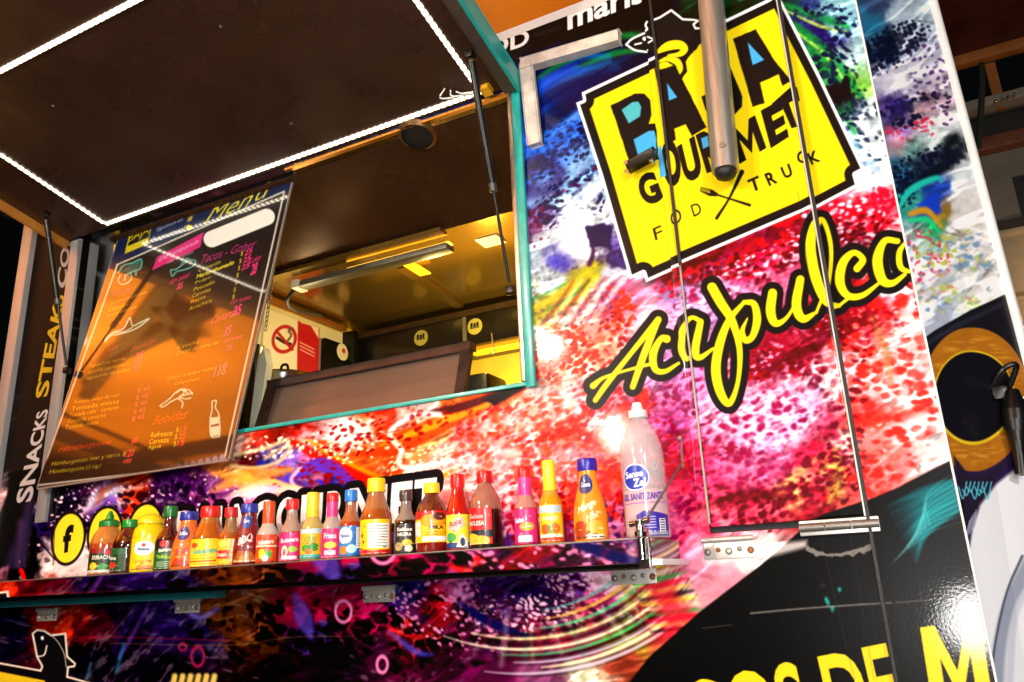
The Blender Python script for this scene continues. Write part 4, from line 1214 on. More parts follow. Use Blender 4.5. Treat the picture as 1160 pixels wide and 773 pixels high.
STEEL = mat('brushed_steel', '#cac6c0', .42, .6, .10, 60, .02, stretch=(1, 1, .08))
CHROME = mat('bright_steel', '#d6d4d0', .16, 1.0, .06, 40)
SCREWM = mat('screw_heads', '#aaa69e', .4, .5, .15, 80)
DSTEEL = mat('dull_steel', '#86817a', .45, .65, .2, 35, .05)
ALU = mat('aluminium_trim', '#8c8e90', .4, .25, .12, 50, .02, stretch=(1, 1, .1))
TEAL = mat('teal_paint', '#1f9c94', .32, 0, .2, 24, .04, coat=.3)
BLACKP = mat('black_plastic', '#080809', .34, 0, .25, 60, .03, spec=.3)
RUBBER = mat('black_rubber', '#0b0b0c', .6, 0, .3, 90, .05)
FLAPM = mat('brown_flap_sheet', '#3a241a', .30, .3, .22, 3.5, .01, rvar=.3)
FRAMEM = mat('flap_frame_grey', '#6a635c', .34, .8, .2, 30, .03)
HOODM = mat('dark_brown_hood_steel', '#4e3220', .26, .6, .25, 3, .0, rvar=.2)
GOLDM = mat('warm_steel_ceiling', '#a08038', .19, .85, .10, 2.0, .0, rvar=.10)
CABM = mat('dark_cabinet', '#141412', .3, .1, .3, 9, .02, coat=.3)
WALLM = mat('interior_wall', '#d8b848', .45, 0, .15, 6, .02)
CREAM = mat('cream_panel', '#d8d2b8', .4, 0, .1, 12, .02)
WHITEP = mat('white_plastic', '#e4e2de', .38, 0, .06, 40, .02, coat=.2)
AGED = mat('aged_white_rubber', '#c2b8ae', .5, 0, .30, 22, .06)
TRAYM = mat('brown_steel_guard', '#8a7264', .33, .7, .16, 18, .02, stretch=(.12, 1, 1))
TRAYD = mat('dark_steel_guard_frame', '#4c3c36', .3, .7, .2, 22, .02)
BLACKW = mat('black_panel', '#050505', .22, 0, .3, 10, .02, coat=.4)
TRUCKW = mat('truck_white_paint', '#d8d8d8', .3, 0, .06, 8, .01, coat=.4)
CANVAS = mat('orange_tarpaulin', '#e88a08', .6, 0, .14, 3.2, .25)
BEAMM = mat('dark_canopy_steel', '#2a160c', .5, .2, .3, 14, .05)
PAVE = mat('asphalt_pavement', '#3a3836', .8, 0, .35, 45, .5)
CREAMB = mat('beige_hut_panel', '#a89878', .6, 0, .12, 8, .05)
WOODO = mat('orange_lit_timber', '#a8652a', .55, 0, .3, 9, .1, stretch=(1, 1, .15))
HUTR = mat('red_brown_ceiling', '#4a1810', .5, 0, .5, 4, .08)
HUTD = mat('dark_hut_wall', '#2a2620', .6, 0, .3, 6, .05)
PAPER = mat('white_card', '#f0eee8', .7, 0, .04, 30)

# ------------------------------------------------------------------ mesh helpers
UVF = lambda co: ((co[0] - WX0) / TS / TW, 1 - ((WZ1 - co[2]) / TS) / TH)
UVC = lambda co: (float((np.array([co[0], co[1], 0]) - CH_A) @ CH_D) / CS / K.w, 1 - ((WZ1 - co[2]) / CS) / K.h)


class MB:
    def __init__(s):
        s.bm = bmesh.new()

    def box(s, lo, hi, bev=0.0):
        lo, hi = [min(a, b) for a, b in zip(lo, hi)], [max(a, b) for a, b in zip(lo, hi)]
        t = bmesh.new()
        bmesh.ops.create_cube(t, size=1)
        for v in t.verts:
            v.co = Vector([(l + h) / 2 + c * (h - l) for l, h, c in zip(lo, hi, v.co)])
        if bev:
            bmesh.ops.bevel(t, geom=t.edges[:], offset=bev, segments=2, affect='EDGES', profile=.6)
        s.join(t)
        return s

    def join(s, t, mx=None):
        me = bpy.data.meshes.new('t')
        if mx is not None:
            bmesh.ops.transform(t, matrix=mx, verts=t.verts[:])
        t.to_mesh(me)
        t.free()
        s.bm.from_mesh(me)
        bpy.data.meshes.remove(me)

    def obox(s, a, b, w, h, up=(0, 0, 1), bev=0.0):
        """bar from a to b with a rectangular section w x h"""
        a, b = V(a), V(b)
        d = b - a
        L = d.length
        d.normalize()
        side = d.cross(Vector(up))
        if side.length < 1e-4:
            side = d.cross(Vector((1, 0, 0)))
        side.normalize()
        u = side.cross(d)
        t = bmesh.new()
        bmesh.ops.create_cube(t, size=1)
        for v in t.verts:
            c = v.co.copy()
            v.co = a + d * ((c.x + .5) * L) + side * (c.y * w) + u * (c.z * h)
        if bev:
            bmesh.ops.bevel(t, geom=t.edges[:], offset=bev, segments=2, affect='EDGES', profile=.6)
        s.join(t)
        return s

    def tube(s, a, b, r, r2=None, n=16, caps=True):
        a, b = V(a), V(b)
        d = b - a
        q = d.to_track_quat('Z', 'Y').to_matrix().to_4x4()
        t = bmesh.new()
        bmesh.ops.create_cone(t, cap_ends=caps, segments=n, radius1=r, radius2=r if r2 is None else r2, depth=d.length)
        s.join(t, Matrix.Translation((a + b) / 2) @ q)
        return s

    def path(s, pts, r, n=8):
        P = catmull([tuple(p) for p in pts], 5) if len(pts) > 2 else np.array(pts, float)
        rings = []
        for i, p in enumerate(P):
            d = V(P[min(i + 1, len(P) - 1)]) - V(P[max(i - 1, 0)])
            d.normalize()
            x = d.cross(Vector((.13, .21, .97)))
            x.normalize()
            y = d.cross(x)
            rings.append([s.bm.verts.new(V(p) + (x * math.cos(2 * PI * k / n) + y * math.sin(2 * PI * k / n)) * r) for k in range(n)])
        for A_, B_ in zip(rings[:-1], rings[1:]):
            for k in range(n):
                s.bm.faces.new((A_[k], A_[(k + 1) % n], B_[(k + 1) % n], B_[k]))
        s.bm.faces.new(rings[0][::-1])
        s.bm.faces.new(rings[-1])
        return s

    def lathe(s, prof, n=28, c=(0, 0, 0), sy=1.0):
        rings = []
        for r, z in prof:
            if r < 1e-5:
                rings.append([s.bm.verts.new((c[0], c[1], c[2] + z))])
            else:
                rings.append([s.bm.verts.new((c[0] + r * math.cos(2 * PI * k / n), c[1] + sy * r * math.sin(2 * PI * k / n), c[2] + z)) for k in range(n)])
        for A_, B_ in zip(rings[:-1], rings[1:]):
            for k in range(n):
                k2 = (k + 1) % n
                if len(A_) == 1 and len(B_) == 1:
                    continue
                if len(A_) == 1:
                    s.bm.faces.new((A_[0], B_[k2], B_[k]))
                elif len(B_) == 1:
                    s.bm.faces.new((A_[k], A_[k2], B_[0]))
                else:
                    s.bm.faces.new((A_[k], A_[k2], B_[k2], B_[k]))
        return s

    def quad(s, *p):
        s.bm.faces.new([s.bm.verts.new(V(q)) for q in p])
        return s

    def prism(s, pts, vec):
        """a flat polygon pulled along vec"""
        a = [s.bm.verts.new(V(p)) for p in pts]
        b = [s.bm.verts.new(V(p) + Vector(vec)) for p in pts]
        s.bm.faces.new(a)
        s.bm.faces.new(b[::-1])
        n = len(a)
        for k in range(n):
            s.bm.faces.new((a[k], b[k], b[(k + 1) % n], a[(k + 1) % n]))
        return s

    def sphere(s, c, r, n=16, sc=(1, 1, 1)):
        t = bmesh.new()
        bmesh.ops.create_uvsphere(t, u_segments=n, v_segments=n // 2 + 2, radius=r)
        s.join(t, Matrix.Translation(V(c)) @ Matrix.Diagonal((*sc, 1)))
        return s

    def build(s, name, m, parent=None, smooth=True, uv=None, loc=None, label=None):
        bm = s.bm
        bmesh.ops.recalc_face_normals(bm, faces=bm.faces[:])
        me = bpy.data.meshes.new(name)
        if uv is not None:
            lay = bm.loops.layers.uv.new('UVMap')
            for f in bm.faces:
                for l in f.loops:
                    l[lay].uv = uv(l.vert.co)
        bm.to_mesh(me)
        bm.free()
        me.materials.append(m)
        if smooth:
            for p in me.polygons:
                p.use_smooth = True
            me.set_sharp_from_angle(angle=math.radians(38))
        o = bpy.data.objects.new(name, me)
        COL.objects.link(o)
        if loc is not None:
            off = V(loc)
            me.transform(Matrix.Translation(-off))
            if parent is None:
                o.location = off
        if parent is not None:
            o.parent = parent
            if loc is None:
                pl = parent
                off = Vector((0, 0, 0))
                while pl is not None:
                    off += pl.location
                    pl = pl.parent
                me.transform(Matrix.Translation(-off))
        if label:
            o['label'] = label
        return o


def tag(o, label, cat, group=None):
    o['label'] = label
    o['category'] = cat
    if group:
        o['group'] = group
    return o


def thing(name, loc, label, cat, group=None):
    o = bpy.data.objects.new(name, None)
    o.empty_display_size = .05
    o.location = V(loc)
    COL.objects.link(o)
    return tag(o, label, cat, group)


def struct(name, mb, m, **k):
    o = mb.build(name, m, **k)
    o['kind'] = 'structure'
    return o

# ================================================================== THE TRUCK
truck = thing('food_truck', (-1.5, .9, 0), 'food truck in a painted fish vinyl wrap with its serving hatch propped open', 'food truck')
WIN_L, WIN_R, WIN_B, WIN_T = -2.70, -.835, 1.975, 2.85
HX0, HX1, HZ0 = -.412, -.108, 1.598
ROOF = 3.02

m = MB()
for x0, x1, z0, z1 in ((-3.0, -.42, .45, WIN_B), (WIN_R, -.42, WIN_B, ROOF), (WIN_L, WIN_R, WIN_T, ROOF),
                       (-.42, -.10, .45, 1.585), (-.10, .06, .45, ROOF)):
    m.box((x0, 0, z0), (x1, .03, z1))
m.build('side_panel', M_WRAP, truck, smooth=False, uv=UVF)
MB().box((-3.0, 0, WIN_B), (WIN_L, .03, ROOF)).build('lettered_strip', M_STRIP, truck, smooth=False, uv=UVF, label='narrow black panel with lettering running upwards')
MB().box((-.42, .012, 1.585), (-.10, .03, ROOF)).build('hatch_recess', RUBBER, truck)
MB().box((HX0, -.018, HZ0), (HX1, .010, ROOF - .004), bev=.004).build('hatch_door', M_WRAP, truck, smooth=False, uv=UVF, label='tall narrow hatch door carrying the middle of the logo')
MB().box((-.438, -.009, 1.60), (-.4165, -.0005, ROOF - .004), bev=.003).build('hatch_hinge_cover', M_WRAP, truck, uv=UVF)
m = MB()
m.box((-.4155, -.0235, 2.20), (-.4085, .008, ROOF - .01))
m.build('hatch_seal', RUBBER, truck)
MB().box((-.4150, -.0225, 1.604), (-.4105, .008, 2.20)).build('hatch_edge', DSTEEL, truck)
MB().box((-.1078, -.0225, HZ0), (-.1050, .008, ROOF - .01)).build('hatch_edge', mat('pale_edge_strip', '#d4d2c8', .3, .3, .1, 30), truck)
MB().box((-.1048, -.020, .46), (-.0985, .0085, ROOF - .01)).build('hatch_seal', RUBBER, truck)
# corner panel and the end wall behind it
m = MB()
lo, hi = .45, ROOF + .25
m.quad((CH_A[0], CH_A[1], lo), (CH_B[0] + .02, CH_B[1], lo), (CH_B[0] - .018, CH_B[1], hi), (CH_A[0], CH_A[1], hi))
m.build('corner_panel', M_CORNER, truck, smooth=False, uv=UVC)
m = MB()
m.quad((CH_B[0] + .02, CH_B[1], lo), (CH_B[0] + .02, 1.8, lo), (CH_B[0] - .018, 1.8, hi), (CH_B[0] - .018, CH_B[1], hi))
m.build('end_panel', TRUCKW, truck, smooth=False)
MB().tube((.0605, -.001, .45), (.0605, -.001, ROOF + .2), .0024, n=10).build('corner_bead', WHITEP, truck)
MB().tube((CH_B[0] + .02, CH_B[1], lo), (CH_B[0] - .018, CH_B[1], hi), .0125, n=14).build('corner_trim', WHITEP, truck)
MB().box((-3.065, -.022, .45), (-3.001, .04, ROOF), bev=.004).build('corner_trim', ALU, truck)
MB().box((-3.06, .032, .45), (-3.005, 1.8, ROOF)).build('end_panel', TRUCKW, truck, smooth=False)
MB().box((-3.05, .0, ROOF + .001), (.06, 1.8, ROOF + .03)).build('roof', TRUCKW, truck)
MB().box((-3.0, 1.77, .45), (.25, 1.80, ROOF)).build('rear_panel', TRUCKW, truck)
MB().box((-3.0, .035, .45), (.25, 1.76, .95)).build('chassis', BLACKW, truck)
for wx in (-2.3, -.5):
    w = MB().tube((wx, .06, .36), (wx, .30, .36), .36, n=40).build('wheel', RUBBER, truck)
    MB().tube((wx, .04, .36), (wx, .058, .36), .2, n=30).build('rim', DSTEEL, w)

# window surround
fr = MB()
fr.box((WIN_R, -.014, WIN_B - .006), (WIN_R + .026, -.0005, 2.842), bev=.003)
fr.build('window_frame', TEAL, truck, label='teal painted right jamb of the serving window')
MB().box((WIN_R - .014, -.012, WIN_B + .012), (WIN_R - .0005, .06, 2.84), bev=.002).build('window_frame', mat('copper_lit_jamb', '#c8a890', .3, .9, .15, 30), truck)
MB().box((WIN_L, -.010, WIN_B), (WIN_R - .0005, .06, WIN_B + .011), bev=.002).build('window_sill', TEAL, truck)
MB().box((WIN_L - .055, -.012, WIN_B - .2), (WIN_L - .0005, .07, 2.842), bev=.003).build('window_frame', ALU, truck, label='bare metal left jamb of the serving window')
MB().box((-1.68, -.006, 2.834), (WIN_R - .015, .010, 2.842)).build('window_frame', mat('orange_lit_hinge_strip', '#c08030', .35, .8, .2, 20), truck)  # the orange light on this strip is put into its colour
# L shaped white rubber guard
L = MB()
a, b, c = onY(609, 166), onY(599.5, 76), onY(704, 46)
L.obox((a[0], -.012, a[2]), (b[0], -.012, b[2]), .024, .034, up=(1, 0, 0), bev=.004)
L.obox((b[0] - .015, -.0125, b[2]), (c[0], -.0125, c[2]), .025, .034, up=(0, 0, 1), bev=.004)
L.build('edge_guard', AGED, truck, label='dirty white L shaped rubber guard beside the window top')


def hinge(px, py, w, h, y, n=5):
    p = onY(px, py, y)
    tilt = 0
    hg = MB().box((p[0] - w / 2, y - .004, p[2] - h / 2), (p[0] + w / 2, y, p[2] + h / 2), bev=.0015).build('hinge', STEEL, truck)
    MB().tube((p[0] - w / 2, y - .006, p[2] + h / 2 + .004), (p[0] + w / 2, y - .006, p[2] + h / 2 + .004), .006, n=12).build('hinge_pin', STEEL, hg)
    for k in range(n):
        x = p[0] + w * (-.42 + .84 * k / (n - 1))
        z = p[2] - h * .08 + (k % 2) * h * .1
        s = MB().sphere((x, y - .0042, z), .0075 if k % 2 == 0 else .0052, 12, (1, .55, 1))
        s.build('screw', [SCREWM, DSTEEL, mat('rusty_screw', '#8a5a34', .6, .2, .4, 90)][(k + int(px)) % 3], hg)
    return hg


hinge(718, 653, .105, .034, -.0005)
hinge(430, 675, .10, .032, -.0005)
hinge(213, 688, .10, .032, -.0005)
hinge(54, 698, .10, .032, -.0005)
hinge(826, 623, .108, .036, -.0005)
p = onY(952, 603)
hb = MB().box((p[0] - .075, -.018, p[2] - .004), (p[0] + .075, -.0005, p[2] + .026), bev=.003).build('hinge', STEEL, truck, label='larger steel hinge over the torn patch of wrap')
for k in range(3):
    MB().tube((p[0] - .074 + k * .05, -.022, p[2] + .012), (p[0] - .026 + k * .05, -.022, p[2] + .012), .0085, n=14).build('hinge_knuckle', DSTEEL, hb)
# black catch across the left seam of the hatch
p = onY(730, 190)
ct = MB().obox((p[0] - .035, -.028, p[2] - .004), (p[0] + .04, -.034, p[2] + .012), .016, .026, bev=.003).build('hatch_catch', BLACKP, truck)
for dx, dz in ((-.036, -.018), (-.036, .006), (.028, -.004), (.028, .02)):
    MB().tube((p[0] + dx, -.040, p[2] + dz), (p[0] + dx, -.020, p[2] + dz), .0055, n=10).build('screw', CHROME, ct)
# black rubber toggle latch on the corner panel
q = onP(1131, 446, CH_A, CH_N)
q2 = onP(1143, 540, CH_A, CH_N)
off = CH_N * .03
lt = MB()
n_ = 9
P0, P1 = q + off, q2 + off * .9
for k in range(n_ - 1):
    t0, t1 = k / (n_ - 1), (k + 1) / (n_ - 1)
    r = lambda t: .012 + .016 * math.sin(PI * min(1, t * 1.4)) ** 1.2 * (1 - t * .55)
    lt.tube(P0 + (P1 - P0) * t0, P0 + (P1 - P0) * t1, r(t0), r(t1), n=14, caps=(k in (0, n_ - 2)))
latch = lt.build('rubber_latch', BLACKP, truck, label='black rubber toggle latch over the painted eye')
g = MB()
a = q + off * .2
g.path([a + np.array([-.016, 0, .01]), a + CH_N * .03 + np.array([-.012, 0, .045]), a + CH_N * .03 + np.array([.012, 0, .05]), a + np.array([.018, 0, .012])], .006)
g.build('latch_loop', BLACKP, latch)
MB().box(tuple(q + off * .1 - .014), tuple(q + off * .1 + .014), bev=.005).build('latch_plate', BLACKP, latch)
g = MB()
g.path([q + off + np.array([.012, 0, -.02]), q + off * 1.3 + np.array([.05, 0, -.005]), q + off + np.array([.08, 0, -.03]), q + np.array([.06, .02, -.09])], .0035)
g.build('latch_wire', CHROME, latch)
p = onY(1041, 529)
MB().tube((p[0], -.006, p[2]), (p[0], -.0005, p[2]), .0045, n=10).build('rivet', CHROME, truck)

# ---- folding shelf
SH_T, SH_B = 1.575, 1.529
sh = MB().box((-2.97, -.20, SH_B), (-.492, -.0005, SH_T), bev=.002)
uvs = lambda co: ((co[0] * .8 - .5 - WX0) / TS / TW, 1 - ((WZ1 - (co[2] - .135)) / TS) / TH)
shelf = sh.build('shelf', M_WRAP, truck, smooth=False, uv=uvs)
MB().box((-2.96, -.196, SH_T + .0005), (-.50, -.002, SH_T + .003)).build('shelf_top', DSTEEL, shelf)
MB().box((-2.96, -.12, SH_B - .030), (-1.75, -.08, SH_B - .0005), bev=.002).build('shelf_rail', mat('dark_teal_paint', '#0c4c52', .4, 0, .2, 24, .04), shelf)
MB().box((-2.96, -.17, SH_B - .012), (-.52, -.155, SH_B - .0005)).build('shelf_rail', BLACKW, shelf)
MB().box((-.4915, -.20, SH_B - .006), (-.470, -.003, SH_B + .006), bev=.001).build('shelf_edge', WHITEP, shelf)
m = MB()
m.box((-.4915, -.196, SH_B + .0065), (-.4885, -.004, SH_T - .001))
m.build('shelf_end', M_WRAP, shelf, uv=lambda co: ((-.62 + co[1] * .5 - WX0) / TS / TW, 1 - ((WZ1 - (co[2] - .2)) / TS) / TH))
# clamp and stay cable
cx, cy = -.505, -.212
cl = MB()
cl.lathe([(0, -.034), (.007, -.032), (.009, .0), (.009, .008), (.014, .011), (.014, .020), (.009, .023), (.008, .034), (.011, .037), (.011, .042), (.005, .045), (0, .046)], 18, (cx, cy, SH_T - .008))
cl.tube((cx - .022, cy + .004, SH_T + .028), (cx + .02, cy - .002, SH_T + .034), .006, n=10)
cl.box((cx - .012, cy + .006, SH_B - .012), (cx + .012, cy + .02, SH_T + .02), bev=.002)
clamp = cl.build('shelf_clamp', CHROME, truck)
w0 = np.array([cx + .01, cy, SH_T + .03])
w1 = onY(773, 524, -.02)
w2 = onY(772, 502, -.006)
MB().path([w0, w0 * .4 + w1 * .6, w1], .0022).build('stay_cable', mat('grey_cable', '#6a6664', .4, .3, .2, 60), truck)
ey = MB()
ey.path([w1 + np.array([0, 0, -.012]), w1, w1 * .3 + w2 * .7, w2 + np.array([0, 0, .008])], .0026)
ey.tube(w2 + np.array([0, -.012, .01]), w2 + np.array([0, .005, .01]), .0045, n=12)
ey.build('cable_eye', DSTEEL, truck)

# ---- interior
IX0, IX1, IY1, ICE = -2.60, -.56, 1.72, 2.86
MB().box((IX0 - .02, .075, .96), (IX0, IY1, ICE)).build('inner_side_wall', WALLM, truck)
MB().box((IX1, .035, .96), (IX1 + .02, IY1, ICE)).build('inner_side_wall', WALLM, truck)
MB().box((IX0, IY1, .96), (IX1, IY1 + .02, ICE)).build('inner_back_wall', WALLM, truck)
MB().box((IX0 - .02, .04, ICE + .0005), (IX1 + .02, IY1 + .02, ICE + .02)).build('inner_ceiling', GOLDM, truck)
MB().box((IX0, .035, .951), (IX1, IY1, .96)).build('inner_floor', DSTEEL, truck)
MB().box((IX0 + .005, .10, 1.86), (IX1 - .005, .42, 1.90)).build('counter', DSTEEL, truck)
# hood: a sloping dark brown sheet under the window head
hd = MB()
hy0, hz0, hy1, hz1 = .034, 2.828, .43, 2.705
hd.prism([(IX0 + .004, hy0, hz0), (IX1 - .004, hy0, hz0), (IX1 - .004, hy1, hz1), (IX0 + .004, hy1, hz1)], (0, .004, .012))
hood = hd.build('range_hood', HOODM, truck)
hn = np.array([0, -(hz0 - hz1), -(hy1 - hy0)])
hn = hn / np.linalg.norm(hn)
v = onP(473, 153, (0, hy0, hz0), hn)
vr = MB()
q_ = V(hn).to_track_quat('Z', 'Y').to_matrix().to_4x4()
t = bmesh.new()
bmesh.ops.create_cone(t, cap_ends=False, segments=36, radius1=.062, radius2=.050, depth=.012)
vr.join(t, Matrix.Translation(V(v + hn * .004)) @ q_)
t = bmesh.new()
bmesh.ops.create_cone(t, cap_ends=True, segments=36, radius1=.049, radius2=.049, depth=.004)
vent = vr.build('vent_ring', mat('brass_ring', '#6a4a2a', .4, .7, .2, 40), hood)
vh = MB()
vh.join(t, Matrix.Translation(V(v + hn * .003)) @ q_)
vh.build('vent_hole', RUBBER, vent)
for k in range(3):
    z = hz0 - (k + 1) * .03
    y = hy0 + (hy1 - hy0) * (k + 1) * .03 / (hz0 - hz1)
MB().box((IX0 + .004, .40, 2.690), (-1.335, .445, 2.7045)).build('hood_lip', GOLDM, hood)
# lamp under the hood
a, b = onY(345, 318, .47), onY(503, 270, .47)
lz = 2.655
lamp = MB().box((-2.02, .455, 2.648), (-1.345, .51, 2.672), bev=.004).build('kitchen_lamp', mat('grey_lamp_housing', '#5a5648', .4, .4, .15, 30), truck)
LIPGLOW = emit('lip_glow_yellow', '#ffb830', 9.0)
MB().box((-1.80, .47, 2.6735), (-1.345, .50, 2.679)).build('lip_glow_strip', LIPGLOW, lamp)  # added glowing strip that makes the yellow light on the hood lip
MB().box((-2.06, .452, 2.645), (-2.025, .515, 2.68), bev=.004).build('lamp_cap', CREAM, lamp)
MB().path([(-2.06, .48, 2.66), (-2.12, .5, 2.62), (-2.16, .6, 2.62), (-2.2, .8, 2.66)], .008).build('lamp_cord', RUBBER, lamp)
# ceiling batten, a slat with an added yellow glow and a white card
a, b = onZ(455, 300, ICE - .004), onZ(520, 345, ICE - .004)
MB().obox((a[0], a[1], ICE - .012), (b[0], b[1], ICE - .012), .05, .02).build('ceiling_batten', GOLDM, truck)
a, b = onZ(463, 300, ICE - .03), onZ(482, 312, ICE - .03)
MB().obox((a[0], a[1], ICE - .026), (b[0], b[1], ICE - .026), .055, .006).build('ceiling_glow', emit('yellow_ceiling_glow', '#ffc21a', 1.6), truck)
c = onZ(556, 275, ICE - .01)
MB().box((c[0] - .05, c[1] - .045, ICE - .006), (c[0] + .05, c[1] + .045, ICE - .002)).build('ceiling_card', PAPER, truck)
# cabinets along the back
cyf = 1.50
zt = onY(525, 353, cyf)[2]
zb = onY(556, 389, cyf)[2]
xs_ = onY(526, 375, cyf)[0]
cab = MB().box((IX0 + .004, cyf + .02, zb), (IX1 - .004, IY1 - .002, zt)).build('cabinet', CABM, truck)
dl = MB().box((xs_ - .62, cyf, zb + .004), (xs_ - .008, cyf + .0195, zt - .03), bev=.003).build('cabinet_door', CABM, cab)
dr = MB().box((xs_ + .012, cyf, zb + .004), (IX1 - .2, cyf + .0195, zt - .03), bev=.003).build('cabinet_door', CABM, cab)
MB().box((xs_ - .008, cyf - .004, zb), (xs_ + .012, cyf + .0195, zt - .031)).build('door_strip', DSTEEL, cab)
MB().box((IX0 + .004, cyf - .012, zt - .028), (IX1 - .004, cyf + .0195, zt)).build('cabinet_rail', mat('brown_rail', '#3a2a16', .4, .3, .3, 20), cab)
MB().box((IX0 + .01, cyf - .03, zb - .012), (IX1 - .01, cyf + .1, zb - .0005)).build('cabinet_base', GOLDM, cab)
MB().box((IX0 + .004, cyf - .07, 2.3), (IX0 + .08, cyf - .035, zt)).build('corner_post', BLACKP, truck)
LOGOY = mat('pale_green_sticker', '#a8a24c', .5, 0, .1, 30)
for (px, py), d in (((477, 383), dl), ((538, 370), dr)):
    c = onY(px, py, cyf)
    r = .042
    st = MB().tube((c[0], cyf - .0015, c[2]), (c[0], cyf - .0002, c[2]), r, n=28).build('round_sticker', LOGOY, d)
    tt = MB()
    for k in range(3):
        tt.box((c[0] - .024 + k * .017, cyf - .003, c[2] - .004), (c[0] - .012 + k * .017, cyf - .0017, c[2] + .020 - .004 * (k % 2)))
    tt.box((c[0] - .026, cyf - .003, c[2] - .010), (c[0] + .024, cyf - .0017, c[2] - .0065))
    tt.build('sticker_print', BLACKP, st)
# trunking along the left wall top
for k, (px, py) in enumerate(((372, 349), (372, 356), (372, 364))):
    z = onX(px, py, IX0 + .04)[2]
    MB().box((IX0 + .0005, .2, z - .012), (IX0 + .06 - .012 * k, cyf - .08, z + .012), bev=.003).build('trunking', [GOLDM, DSTEEL, mat('orange_pipe', '#9a5a1a', .4, .3, .2, 20)][k], truck)
# yellow strip light under the cabinet
MB().box((xs_ + .02, cyf + .03, zb - .026), (IX1 - .12, cyf + .08, zb - .013)).build('cabinet_lamp', emit('yellow_strip_lamp', '#ffb61e', 1.0), cab)

# ---- serving flap
FA = math.radians(13)
FT = np.array([0, -math.cos(FA), math.sin(FA)])
FN = np.array([0, math.sin(FA), math.cos(FA)])
F0 = np.array([0, -.008, 2.848])


def onF(px, py):
    return onP(px, py, F0, FN)


def fp(x, d, h=0.0):
    return np.array([x, 0, 0]) + F0 + FT * d + FN * h


def fbox(mb, x0, x1, d0, d1, h0, h1, bev=0.0):
    t = bmesh.new()
    bmesh.ops.create_cube(t, size=1)
    for vv in t.verts:
        vv.co = V(fp(x0 + (vv.co.x + .5) * (x1 - x0), d0 + (vv.co.y + .5) * (d1 - d0), h0 + (vv.co.z + .5) * (h1 - h0)))
    if bev:
        bmesh.ops.bevel(t, geom=t.edges[:], offset=bev, segments=2, affect='EDGES', profile=.6)
    mb.join(t)
    return mb


FX0, FX1, FD = -2.775, -.812, 1.0
flap = fbox(MB(), FX0, FX1, .0, FD, .0, .022).build('serving_flap', FLAPM, truck, smooth=False, label='raised serving flap with a dark brown underside')
fbox(MB(), FX1 - .034, FX1 - .001, .012, FD, -.030, -.0005, .003).build('flap_rim', FRAMEM, flap)
fbox(MB(), FX1, FX1 + .010, .0, FD, -.032, .024, .002).build('flap_edging', TEAL, flap)
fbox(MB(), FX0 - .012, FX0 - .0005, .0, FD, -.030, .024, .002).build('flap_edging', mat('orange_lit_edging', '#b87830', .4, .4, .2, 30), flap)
fbox(MB(), FX0, FX1, FD + .0005, FD + .012, -.03, .024, .002).build('flap_edging', TEAL, flap)
for hx, hy in ((513, 8), (330, 140), (60, 120), (250, 30)):
    bh = onF(hx, hy)
    hp = MB().tube(bh + FN * -.0016, bh + FN * -.0003, .0085 if hx > 500 else .0045, n=16)
    hp.build('flap_rivet', RUBBER if hx > 500 else DSTEEL, flap)
# led ribbon
pts = {k: onF(*v) for k, v in dict(bl=(120, 253), br=(548, 103), l2=(0, 175), r2=(467, 0), f1=(0, 75), f2=(165, 0)).items()}
dd = lambda p: float((p - F0) @ FT)
LX0 = float((pts['bl'][0] + pts['l2'][0]) / 2)
LX1 = float((pts['br'][0] + pts['r2'][0]) / 2)
LD0 = (dd(pts['bl']) + dd(pts['br'])) / 2
LD1 = (dd(pts['f1']) + dd(pts['f2'])) / 2
print('LED', LX0, LX1, LD0, LD1)


def led_mat(axis):
    m_, nt, b_ = new_mat('warm_white_led')
    N = nt.nodes
    tc = N.new('ShaderNodeTexCoord')
    vo = N.new('ShaderNodeTexWave')
    vo.wave_type = 'BANDS'
    vo.bands_direction = axis
    vo.inputs['Scale'].default_value = 14.3 if axis == 'X' else 14.7
    nt.links.new(tc.outputs['Object'], vo.inputs['Vector'])
    mr = N.new('ShaderNodeMapRange')
    mr.inputs['From Min'].default_value = .12
    mr.inputs['From Max'].default_value = .60
    mr.inputs['To Min'].default_value = .45
    mr.inputs['To Max'].default_value = 5.0
    nt.links.new(vo.outputs['Fac'], mr.inputs['Value'])
    setp(b_, Base_Color=(.8, .78, .7, 1), Emission_Color=lin('#fff0d2'))
    nt.links.new(mr.outputs[0], b_.inputs['Emission Strength'])
    return m_


LEDM = led_mat('X')
LEDY = led_mat('Y')
led = thing('led_ribbon', fp(LX0, LD0), 'rectangle of glowing white LED ribbon stuck under the raised flap', 'led strip')
LWD = .0065
fbox(MB(), LX0, LX1, LD0 - LWD, LD0 + LWD, -.005, -.0006).build('led_run', LEDM, led, smooth=False)
fbox(MB(), LX0 - LWD, LX0 + LWD, LD0 + LWD + .002, LD1 - LWD - .002, -.005, -.0006).build('led_run', LEDY, led, smooth=False)
fbox(MB(), LX1 - LWD, LX1 + LWD, LD0 + LWD + .03, LD1 - LWD - .002, -.005, -.0006).build('led_run', LEDY, led, smooth=False)
fbox(MB(), LX0, LX1, LD1 - LWD, LD1 + LWD, -.005, -.0006).build('led_run', LEDM, led, smooth=False)
cw = MB()
e = fp(LX1, LD0)
for k in range(4):
    cw.path([e + FN * -.004 + np.array([.004, 0, 0]), e - FN * (.02 + .008 * k) + FT * (.02 + .012 * k) + np.array([-.03 * k, 0, 0]), e - FN * .006 + FT * (.02 + .012 * k) + np.array([-.05 - .012 * k, 0, 0])], .0022)
cw.build('led_wire', WHITEP, led)
